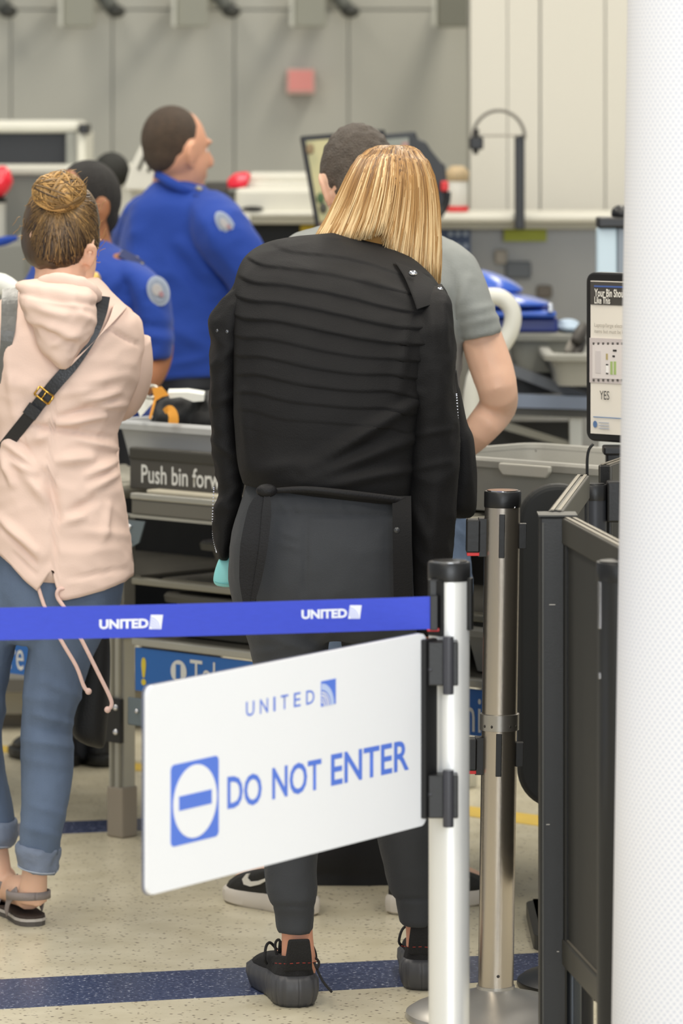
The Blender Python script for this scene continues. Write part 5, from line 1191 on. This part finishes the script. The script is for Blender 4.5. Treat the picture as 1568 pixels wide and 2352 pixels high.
for k in range(45):   # stray wisps
    a = random.uniform(0, 2*math.pi); q = []; n0 = len(mb.v); st = c0+Vector((.045*math.cos(a), -.01, .035*math.sin(a)))
    if random.random() < .4: st = P(random.choice([52, 226])+random.uniform(-6, 6), random.uniform(470, 600), 9.2)
    for j in range(6): q.append(st+Vector(((.018*j/5)*math.cos(a+.5*math.sin(j+k)), -.004*j/5, (.022*j/5)*math.sin(a+j*.25))))
    mb.tube(q, [.0007]*5+[.0003], 3, 2); tn += [random.uniform(.3, .8)]*(len(mb.v)-n0)
bn = mb.build('bun', bunhair, hc, True); tag(bn, kind='stuff'); tone(bn, lambda i, co: tn[i])
# jeans
mb = MB()
Loft([(1240, -18, 286, .12, 9.21), (1330, -18, 284, .135), (1390, -14, 274, .13), (1440, 0, 250, .11), (1475, 20, 215, .08)], 2.3).into(mb, n=64, step=8)
Loft([(1340, 70, 278, .125, 9.2), (1400, 76, 270, .12), (1440, 74, 248, .108), (1480, 68, 226, .098), (1540, 58, 202, .09), (1600, 52, 185, .085, 9.19), (1650, 50, 168, .08), (1700, 49, 166, .08, 9.18), (1750, 50, 168, .08), (1820, 50, 162, .075, 9.16), (1910, 47, 143, .068, 9.14), (1950, 43, 138, .064), (1964, 42, 135, .06)], 2.3).into(mb, n=48, step=8)
Loft([(1340, -66, 110, .125, 9.25), (1400, -76, 85, .12), (1480, -88, 38, .1), (1580, -98, 16, .09, 9.28), (1650, -96, 5, .085, 9.3), (1750, -86, 8, .08), (1850, -68, 27, .072, 9.3), (1890, -60, 34, .066, 9.29)], 2.3).into(mb, n=48, step=8)
jn = fuse('jeans', mb, .006, denim, r, 3, fold_fn([(80, 1640, 160, 1662, .008, .008), (70, 1670, 165, 1690, -.006, .008), (60, 1700, 160, 1715, .006, .008), (90, 1560, 180, 1600, .006, .01), (60, 1600, 130, 1610, .005, .01), (70, 1850, 140, 1870, .005, .008), (60, 1900, 130, 1920, .006, .008), (150, 1380, 260, 1360, -.004, .005), (60, 1740, 150, 1760, .004, .01), (0, 1600, 12, 1660, .006, .01)], .003, (14, 14, 14), 3))
for rows in ([(1940, 42, 138, .066, 9.14), (1952, 37, 137, .072), (1975, 38, 134, .072), (1994, 44, 131, .068), (1996, 52, 126, .058)], [(1878, -64, 36, .068, 9.29), (1888, -68, 39, .074), (1915, -64, 38, .072), (1934, -58, 28, .066), (1937, -50, 20, .055)]):
    rows = [rw if len(rw) == 5 else rw for rw in rows]; mb = MB(); Loft([tuple(list(q)+[rows[0][4]]*(5-len(q))+[.16]) for q in rows], 2.2).into(mb, n=44, step=4)
    c_ = mb.build('jean_cuff', mat('denim_inside', '7C879C', .85, var=.3, vscale=30, bump=.3, bscale=500), jn, True); displace(c_.data, fold_fn([], .006, (25, 25, 25), 5, False))
    mb = MB(); q_ = rows[0]; Lh = Loft([tuple(list(q)+[rows[0][4]]*(5-len(q))+[.16]) for q in rows], 2.2); mb.tube([Lh.at(t*math.pi/8, rows[3][0]-3, .001) for t in range(16)]+[Lh.at(0, rows[3][0]-3, .001)], .0016, 6, 3); mb.build('cuff_seam', mat('pale_seam', 'AEB6C4', .8), c_, True)
# sandals
for (h, d_) in ((hA, dA), (hB, dB)):
    hx_ = Vector((h[0], h[1], 0)); dv = Vector((*d_, 0)).normalized(); sd = Vector((dv.y, -dv.x, 0)); O = shoe_outline(.25, .085)
    Wd = lambda p, q, z: hx_+sd*p+dv*(q-.015)+Vector((0, 0, z))
    mb = MB(); mb.rings([[Wd(p, q, 0) for p, q in O], [Wd(p*1.03, q, .010) for p, q in O]]); so = mb.build('sandal', sandal_sole, r)
    mb = MB(); mb.rings([[Wd(p*1.04, q, .010) for p, q in O], [Wd(p*1.04, q, .016) for p, q in O]]); mb.build('midsole', mat('sandal_mid', 'B9B2AB', .7), so)
    mb = MB(); mb.rings([[Wd(p*1.0, q, .016) for p, q in O], [Wd(p*.98, q, .021) for p, q in O]]); mb.build('footbed', mat('footbed', '3B302B', .8), so)
    mb = MB(); q = [Wd(.046*math.sin(t), .052-.060*math.cos(t), .060+.004*math.cos(t)) for t in [k*2*math.pi/14 for k in range(15)]]; 
    rg = [[a_+Vector((0, 0, -.008)), a_+Vector((0, 0, .008)), a_+(a_-Wd(0, .05, .074)).normalized()*-.003+Vector((0, 0, .008)), a_+(a_-Wd(0, .05, .074)).normalized()*-.003+Vector((0, 0, -.008))] for a_ in catmull(np.array([list(p) for p in q]), 3).tolist() for a_ in [Vector(a_)]]
    mb.rings(rg); mb.build('ankle_strap', sandal_m, so, True)
    mb = MB(); mb.strap([Wd(-.030, .03, .072), Wd(-.041, .055, .05), Wd(-.041, .08, .018)], .02, .003, up=-sd); mb.build('side_strap', sandal_m, so, True)
    mb = MB(); mb.strap([Wd(.036, .06, .07), Wd(.042, .085, .045), Wd(.041, .1, .018)], .016, .003, up=sd); mb.build('side_strap', sandal_m, so, True)
    mb = MB(); mb.tube([Wd(-.04, .17, .02), Wd(-.02, .175, .048), Wd(.02, .175, .048), Wd(.04, .17, .02)], .012, 8, 4, flat=.3, up=(0, 0, 1)); mb.build('toe_strap', sandal_m, so, True)
# crossbody strap, shoulder strap, bag
o = thing('crossbody_bag', P(215, 1700, 9.1), 'black handbag hanging by a strap behind the right jean leg', 'bag')
mb = MB(); mb.strap([PK.back(238, 682, .026), PK.back(229, 722, .024), PK.back(208, 772, .018), PK.back(167, 835, .012), PK.back(120, 890, .012), PK.back(60, 965, .012), PK.back(0, 1040, .014), PK.back(-28, 1080, .014)], .027, .004); st_ = mb.build('strap', leather_bk, o)
pb = PK.back(101, 908, .019); ud = (PK.back(120, 880, 0)-PK.back(80, 935, 0)).normalized(); sd_ = ud.cross(Vector((0, -1, 0))).normalized()
mb = MB(); q = [pb+sd_*a_*.018+ud*b_*.010 for a_, b_ in ((-1, -1), (-1, 1), (1, 1), (1, -1))]
for i in range(4): mb.tube([q[i], q[(i+1) % 4]], .0022, 8, 1)
mb.tube([pb-ud*.012, pb+ud*.010], .0016, 8, 1); mb.build('buckle', gold, st_, True)
mb = MB(); mb.strap([pb-ud*.03+Vector((0, .002, 0)), pb-ud*.055+Vector((0, .002, 0))], .031, .007, sub=2); mb.build('strap_keeper', leather_bk, st_)
BG = Loft([(1430, 215, 246, .03, 9.4), (1480, 200, 252, .05), (1560, 182, 252, .065), (1640, 165, 248, .07), (1685, 168, 244, .065), (1706, 195, 242, .045), (1716, 222, 238, .02)], 2.6)
mb = MB(); BG.into(mb, n=40, step=8); mb.build('bag_body', black_bag, o, True)
mb = MB(); mb.strap([P(215, 1470, 9.34), P(228, 1380, 9.36), P(232, 1250, 9.38)], .02, .004); mb.build('bag_loop', leather_bk, o)
# table leg hinge plate
o = thing('hinge_plate', P(262, 1700, 10.15), 'black bolted plate on the aluminium table leg', 'plate')
u0_, z0_ = T.px(240, 1700); u1_, z1_ = T.px(286, 1606)
mb = MB(); tbox(mb, u0_, u1_, -.014, -.001, z0_, z1_); hp = mb.build('plate', black_pl, o, bevel=.002)
for y in (1624, 1680):
    u_, v_ = T.px(277, y); mb = MB(); mb.ell(tb(u_, -.015, v_), (.0075, .006, .0075), None, 14, 8); mb.build('bolt', chrome, hp, True)
# grey shoulder strap on her left
o = thing('shoulder_strap', P(20, 760, 9.1), 'wide grey leather strap over the left pink shoulder', 'strap')
mb = MB(); mb.strap([PK.back(24, 664, .012), PK.back(22, 700, .016), PK.back(18, 760, .014), PK.back(8, 830, .012), PK.back(0, 880, .012)], [.034, .034, .03, .018, .012], .005); mb.build('band', leather, o)

# ------------------------------------------------------------------ man in grey t-shirt
r = thing('person', (P(860, 2090, 9.330).x, 9.330, 0), 'person in grey t-shirt and jeans with short greying hair, bent over the table', 'person')
HM = frame_m(P(822, 428, 9.500), (-.35, 1), .5, 0, .98)
mb = MB(); head_into(mb, HM)
limbs(mb, [(830, 470, 9.460, .056), (838, 520, 9.400, .06), (850, 580, 9.360, .09)], [(850, 570, 9.340, .1), (850, 750, 9.340, .115), (855, 1000, 9.340, .115), (860, 1250, 9.340, .12)],
      [(880, 600, 9.340, .07), (1000, 625, 9.330, .045), (1062, 680, 9.320, .042), (1095, 740, 9.310, .042), (1110, 790, 9.300, .046), (1130, 850, 9.290, .047), (1143, 900, 9.280, .043), (1142, 935, 9.360, .041), (1112, 975, 9.290, .038), (1072, 1018, 9.340, .032), (1020, 1055, 9.400, .026)],
      [(830, 600, 9.340, .07), (700, 610, 9.330, .055), (640, 680, 9.320, .048), (610, 800, 9.320, .044), (610, 900, 9.320, .04), (660, 1000, 9.390, .034), (720, 1045, 9.440, .026)],
      [(760, 1250, 9.340, .085), (730, 1500, 9.340, .08), (690, 1750, 9.310, .055), (660, 1950, 9.350, .045), (655, 2050, 9.290, .036)],
      [(960, 1250, 9.340, .085), (975, 1500, 9.340, .08), (990, 1750, 9.310, .055), (985, 1950, 9.350, .045), (975, 2050, 9.290, .036)])
hand_into(mb, P(1020, 1055, 9.400), (-.8, .5, -.2), (0, .3, 1), 1.0); hand_into(mb, P(720, 1045, 9.440), (.8, .5, -.2), (0, .3, 1), 1.0)
foot_into(mb, (-.075, 9.26), (-.62, .78), .03); foot_into(mb, (.125, 9.28), (.75, .66), .03)
fuse('body', mb, .006, skin_pale, r, 4); eyes(HM, r)
mb = MB(); mb.ell((0, -.018, .034), (.083, .101, .104), HM); mb.ell((0, -.05, -.02), (.07, .065, .075), HM); s_ = fuse('hair', mb, .006, hair_grey, r, 3); displace(s_.data, lambda p, n: .004*nz3(p, (60, 60, 60), 2))
mb = MB()
Loft([(512, 775, 905, .05, 9.390), (526, 712, 962, .08, 9.380), (546, 664, 1022, .1, 9.370), (590, 645, 1068, .115, 9.360), (650, 635, 1085, .125, 9.340), (720, 636, 1078, .125), (800, 640, 1064, .125), (900, 640, 1052, .125), (1000, 640, 1050, .125), (1120, 640, 1062, .125), (1185, 645, 1070, .13)], 2.4).into(mb, n=64, step=8)
Loft([(552, 1000, 1035, .04, 9.360), (575, 985, 1072, .06, 9.340), (610, 990, 1100, .07, 9.330), (660, 1015, 1120, .075, 9.320), (710, 1040, 1136, .076, 9.310), (765, 1058, 1152, .074, 9.305, -.22), (772, 1060, 1152, .07, 9.305, -.22)], 2.2).into(mb, n=44, step=6)
Loft([(552, 660, 700, .04, 9.360), (575, 625, 710, .06, 9.340), (640, 592, 700, .07, 9.320), (720, 570, 670, .075), (780, 562, 655, .07)], 2.2).into(mb, n=40, step=8)
ts = fuse('tshirt', mb, .007, greytee, r, 3, fold_fn([(1075, 640, 1040, 760, .008, .010), (1060, 720, 1140, 700, .006, .008), (1065, 745, 1145, 728, .006, .008), (1040, 600, 1075, 700, .006, .012), (1020, 780, 1060, 850, .006, .01)], .004, (10, 10, 12), 3))
mb = MB()
Loft([(1140, 650, 1062, .12, 9.340), (1200, 648, 1072, .13), (1290, 650, 1080, .135), (1360, 660, 1084, .13), (1440, 720, 1060, .1)], 2.3).into(mb, n=56, step=8)
Loft([(1290, 655, 860, .125, 9.340), (1450, 655, 838, .11), (1600, 645, 805, .1), (1750, 630, 765, .09, 9.320), (1900, 612, 720, .08, 9.280), (2030, 608, 700, .07, 9.310), (2060, 612, 696, .065)], 2.2).into(mb, n=44, step=10)
Loft([(1290, 870, 1080, .125, 9.340), (1450, 885, 1072, .11), (1600, 900, 1068, .1), (1750, 915, 1060, .09, 9.320), (1900, 925, 1050, .08, 9.280), (2030, 930, 1035, .07, 9.310), (2060, 934, 1030, .065)], 2.2).into(mb, n=44, step=10)
j_ = fuse('jeans', mb, .008, denim2, r, 3, fold_fn([(1030, 1200, 1075, 1240, .005, .008)], .004, (12, 12, 12), 3))
mb = MB()
for y in range(1180, 1300, 12): 
    p_ = P(1056+(y-1180)*.03, y, 9.322); mb.box((p_.x-.003, p_.y-.004, p_.z-.004), (p_.x+.003, p_.y+.02, p_.z+.004))
mb.build('side_seam', mat('denim_dark_seam', '3C4A66', .85), j_)
trainer_bk = mat('black_trainer_mesh', '232220', .75, var=.2, bump=.3, bscale=300)
for (h, d_, s) in (((-.062, 9.225), (-.62, .78), -1), ((.105, 9.25), (.75, .66), 1)):
    u, WW = shoe(r, h, d_, trainer_bk, shoe_white, .285, .102, .035, bulge=1.05, ankle=.11, kind='trainer')
    # swoosh on outer side
    sw = [(.16, .070), (.10, .048), (.085, .046), (.075, .053), (.078, .064), (.095, .078)]
    sw = [(.265-.02-q, z) for q, z in ((.175, .086), (.115, .055), (.09, .048), (.07, .05), (.062, .06), (.072, .072), (.078, .074), (.078, .064), (.088, .058), (.11, .062))]
    mb = MB(); nn = len(sw); out = .0
    def sidept(q, z, k): 
        w = np.interp(q/.285, [0, .06, .15, .3, .45, .6, .72, .84, 1], [.2, .6, .74, .72, .74, .86, .9, .8, .2])*.051
        f = max(0, (z-.03)/.075); return WW(s*(w*1.0*(1-f**1.3*.42)+k), q, z)
    mb.prism([sidept(q, z, .002) for q, z in sw], (WW(s*.007, 0, 0)-WW(0, 0, 0))); mb.build('swoosh', mat('shoe_mark', 'DDD8CC', .6), u)
# black duffel on floor
o = thing('duffel_bag', P(800, 2060, 9.6), 'black bag on the floor between the charcoal trouser legs', 'bag')
BL2 = Loft([(1790, 640, 940, .05, 9.75), (1815, 610, 965, .1), (1900, 600, 975, .14), (2000, 602, 972, .15), (2040, 610, 965, .15), (2056, 622, 955, .14), (2059, 640, 940, .12)], 4)
mb = MB(); BL2.into(mb, n=60, step=8); bb = mb.build('bag_body', black_bag, o, True); displace(bb.data, fold_fn([], .01, (8, 8, 10), 4, False))
mb = MB(); mb.tube([P(700, 1800, 9.72), P(720, 1740, 9.72), P(790, 1725, 9.72), P(860, 1740, 9.72), P(880, 1800, 9.72)], .012, 10, 5, flat=.4); mb.build('handle', black_bag, o, True)

# ------------------------------------------------------------------ uniformed officers
def emblem(parent, c, rx, rz, face, roll, nm='shoulder_patch'):
    """oval embroidered patch with small pictorial marks"""
    M = Matrix.Translation(c) @ Matrix.Rotation(face, 4, 'Z') @ Matrix.Rotation(roll, 4, 'Y')
    def el(x, z, a, b, y, m, n, par):
        mb = MB(); mb.lathe((0, 0, 0), [(1, 0), (1, .002), (.9, .003)], 28, 'y')
        mb.v = [tuple(M @ Vector((v[0]*a+x, -v[1]+y, v[2]*b+z))) for v in mb.v]; return mb.build(n, m, par)
    e = el(0, 0, rx, rz, 0, mat('patch_pale', 'A9B4C6', .8, var=.1), nm, parent)
    el(0, 0, rx*.78, rz*.8, -.003, mat('patch_inner', '98A2B4', .8, var=.2, vscale=120), 'patch_ring', e)
    el(-rx*.1, rz*.1, rx*.45, rz*.4, -.0055, mat('patch_bird', 'B7B4B4', .8), 'patch_emblem', e)
    el(rx*.12, -rz*.25, rx*.22, rz*.2, -.008, mat('patch_red', 'A8848C', .8), 'patch_shield', e)
r = thing('person', (P(420, 1640, 12.4).x, 12.4, 0), 'uniformed person with cropped brown hair and royal blue shirt, face turned right', 'person')
HM = frame_m(P(408, 348, 12.35), (.82, .57), .05, 0, 1.0)
mb = MB(); head_into(mb, HM)
limbs(mb, [(404, 390, 12.36, .062), (402, 430, 12.38, .07), (405, 480, 12.4, .1)], [(410, 470, 12.4, .11), (410, 700, 12.4, .13), (412, 900, 12.4, .13)],
      [(440, 500, 12.35, .07), (500, 530, 12.22, .055), (555, 620, 12.2, .046), (600, 680, 12.3, .04), (630, 720, 12.6, .032)], [(380, 500, 12.45, .07), (330, 560, 12.6, .055), (330, 680, 12.7, .046), (380, 760, 12.85, .034)],
      [(370, 880, 12.4, .1), (370, 1250, 12.4, .07), (370, 1600, 12.4, .045)], [(455, 880, 12.4, .1), (460, 1250, 12.4, .07), (460, 1600, 12.4, .045)])
hand_into(mb, P(630, 720, 12.6), (.3, .9, 0), (0, 0, 1)); hand_into(mb, P(380, 760, 12.85), (.5, .9, 0), (0, 0, 1))
foot_into(mb, (P(370, 1600, 12.4).x, 12.36), (.5, .85), .02); foot_into(mb, (P(460, 1600, 12.4).x, 12.36), (.6, .8), .02)
fuse('body', mb, .008, mat('skin_ruddy', 'DBA283', .5, var=.1, vscale=16, sss=.1), r, 4); eyes(HM, r)
mb = MB(); mb.ell((0, -.024, .034), (.0802, .090, .097), HM); mb.ell((0, -.05, .0), (.068, .054, .066), HM); s_ = fuse('hair', mb, .006, hair_brown, r, 4)
mb = MB()
Loft([(404, 364, 432, .05, 12.37), (422, 348, 456, .075, 12.37), (446, 325, 486, .10, 12.37), (475, 302, 516, .125, 12.37), (530, 281, 540, .145, 12.38), (600, 268, 556, .15), (680, 262, 560, .15), (760, 266, 556, .15), (864, 276, 545, .15)], 2.4).into(mb, n=64, step=8)
mb.tube([P(470, 490, 12.33), P(505, 530, 12.24), P(550, 590, 12.22), P(585, 640, 12.24), P(615, 700, 12.4)], [.08, .082, .075, .068, .05], 20, 4)
mb.tube([P(345, 490, 12.45), P(315, 560, 12.6), P(325, 680, 12.7), P(370, 740, 12.8)], [.07, .075, .065, .05], 16, 4)
sh = fuse('uniform_shirt', mb, .009, uniform, r, 3, fold_fn([(420, 560, 540, 690, .018, .022), (400, 580, 500, 720, -.014, .02), (330, 600, 345, 760, .012, .025), (400, 760, 480, 800, .01, .018), (320, 480, 310, 600, .008, .02), (440, 470, 500, 560, .008, .02), (380, 840, 480, 820, .008, .012)], .010, (6, 6, 7), 3))
mb = MB(); mb.tube([P(360, 400, 12.31), P(385, 416, 12.27), P(420, 434, 12.27), P(450, 446, 12.30)], [.012, .014, .014, .010], 12, 4, flat=.7); mb.build('collar', uniform, sh, True)
mb = MB(); mb.strap([P(445, 446, 12.285), P(478, 452, 12.26), P(506, 470, 12.22)], .03, .008, up=(.2, -.5, .8)); ep = mb.build('epaulette', uniform_dark, sh)
mb = MB(); mb.strap([P(452, 430, 12.29), P(462, 436, 12.28)], .012, .006, up=(.2, -.5, .8), sub=2); mb.build('rank_bar', mat('rank_pale', 'A09A86', .6), ep)
emblem(sh, P(517, 515, 12.155), .022, .042, .25, -.62)
mb = MB()
Loft([(858, 278, 543, .15, 12.4), (900, 282, 540, .15), (960, 285, 538, .15), (1050, 300, 525, .12)], 2.4).into(mb, n=48, step=12)
Loft([(960, 288, 410, .13, 12.4), (1250, 315, 415, .09), (1625, 325, 412, .075)], 2.2).into(mb, n=36, step=20); Loft([(960, 405, 535, .13, 12.4), (1250, 415, 515, .09), (1625, 420, 508, .075)], 2.2).into(mb, n=36, step=20)
tr = fuse('trousers', mb, .01, navyblack, r, 2)
mb = MB(); Loft([(862, 274, 548, .155, 12.4), (884, 274, 548, .156)], 2.4).into(mb, n=48, step=5, cap=False); mb.build('belt', leather_bk, tr, True)
for x in (370, 460): shoe(r, (P(x, 1600, 12.4).x, 12.3), (.5, .85), leather_bk, black_pl, .3, .11, .03, kind='shoe')

r = thing('person', (P(200, 1750, 11.4).x, 11.4, 0), 'uniformed person with dark cropped hair and royal blue shirt, behind the hair bun', 'person')
HM = frame_m(P(190, 478, 11.45), (-.75, -.66), .0, 0, .97)
mb = MB(); head_into(mb, HM)
limbs(mb, [(195, 520, 11.44, .06), (200, 570, 11.44, .07), (205, 620, 11.43, .1)], [(205, 610, 11.42, .11), (210, 800, 11.42, .13), (215, 1000, 11.42, .13)],
      [(250, 630, 11.38, .07), (330, 680, 11.34, .056), (355, 760, 11.32, .05), (352, 830, 11.31, .047), (325, 880, 11.2, .04), (275, 905, 11.02, .033), (250, 905, 10.95, .028)], [(150, 630, 11.45, .07), (90, 700, 11.5, .056), (80, 820, 11.5, .045), (110, 900, 11.3, .034)],
      [(170, 980, 11.42, .1), (170, 1300, 11.42, .07), (170, 1700, 11.42, .045)], [(255, 980, 11.42, .1), (258, 1300, 11.42, .07), (260, 1700, 11.42, .045)])
hand_into(mb, P(250, 905, 10.95), (-.7, -.6, -.1), (0, -.2, 1)); hand_into(mb, P(110, 900, 11.3), (.5, -.8, 0), (0, 0, 1))
foot_into(mb, (P(170, 1700, 11.42).x, 11.4), (-.5, .8), .02); foot_into(mb, (P(260, 1700, 11.42).x, 11.4), (-.5, .8), .02)
fuse('body', mb, .008, skin_dark, r, 4); eyes(HM, r)
mb = MB(); mb.ell((0, -.020, .030), (.081, .097, .102), HM); mb.ell((0, -.05, -.02), (.066, .056, .06), HM); fuse('hair', mb, .006, hair_black, r, 4)
mb = MB()
T2 = Loft([(545, 168, 238, .055, 11.44), (565, 145, 262, .08), (588, 112, 302, .11, 11.43), (620, 82, 340, .135, 11.42), (670, 64, 362, .15), (740, 60, 366, .15), (820, 64, 350, .15), (960, 80, 345, .15)], 2.4); T2.into(mb, n=64, step=8)
T3 = Loft([(600, 270, 318, .06, 11.38), (625, 270, 352, .08, 11.36), (660, 290, 380, .085, 11.34), (710, 305, 392, .085, 11.33), (765, 312, 397, .084, 11.32), (815, 318, 393, .08, 11.31, -.12), (826, 320, 390, .075, 11.31, -.12)], 2.2); T3.into(mb, n=44, step=6)
Loft([(600, 80, 140, .06, 11.45), (680, 40, 110, .08), (780, 30, 100, .08), (830, 35, 98, .07)], 2.2).into(mb, n=36, step=10)
sh = fuse('uniform_shirt', mb, .008, uniform, r, 3, fold_fn([(240, 680, 290, 620, .010, .018), (310, 770, 390, 780, .008, .012), (320, 745, 395, 755, -.006, .010), (280, 700, 300, 800, .010, .018), (330, 620, 385, 690, .005, .02)], .006, (8, 8, 8), 5))
mb = MB(); mb.strap([T2.back(276, 582, .014), T2.back(302, 596, .016), T2.back(328, 613, .016)], .034, .008, up=(.3, -.6, .7)); ep = mb.build('epaulette', uniform_dark, sh)
for (x, y, w_) in ((283, 578, .010), (304, 593, .02), (322, 606, .010)):
    p_ = T2.back(x, y, .021); mb = MB(); mb.ell(p_, (w_*.9, .005, .0045 if w_ < .015 else .008), None, 12, 6); mb.build('rank_bar', mat('rank_pale', 'A09A86', .6), ep, True)
emblem(sh, T3.back(360, 668, .004)+Vector((.004, -.004, 0)), .029, .040, .2, -.32)
mb = MB(); mb.ell(P(216, 645, 11.2), (.018, .01, .024)); mb.build('badge', mat('gold_badge', 'D6B468', .4, .5), sh, True)
mb = MB()
Loft([(950, 82, 343, .15, 11.42), (1020, 84, 342, .15), (1100, 100, 330, .12)], 2.4).into(mb, n=48, step=12)
Loft([(1000, 90, 215, .13, 11.42), (1300, 115, 220, .09), (1740, 125, 215, .075)], 2.2).into(mb, n=36, step=20); Loft([(1000, 210, 338, .13, 11.42), (1300, 215, 315, .09), (1740, 220, 308, .075)], 2.2).into(mb, n=36, step=20)
fuse('trousers', mb, .01, navyblack, r, 2)
for x in (170, 260): shoe(r, (P(x, 1700, 11.42).x, 11.33), (-.5, .8), leather_bk, black_pl, .3, .11, .03, kind='shoe')
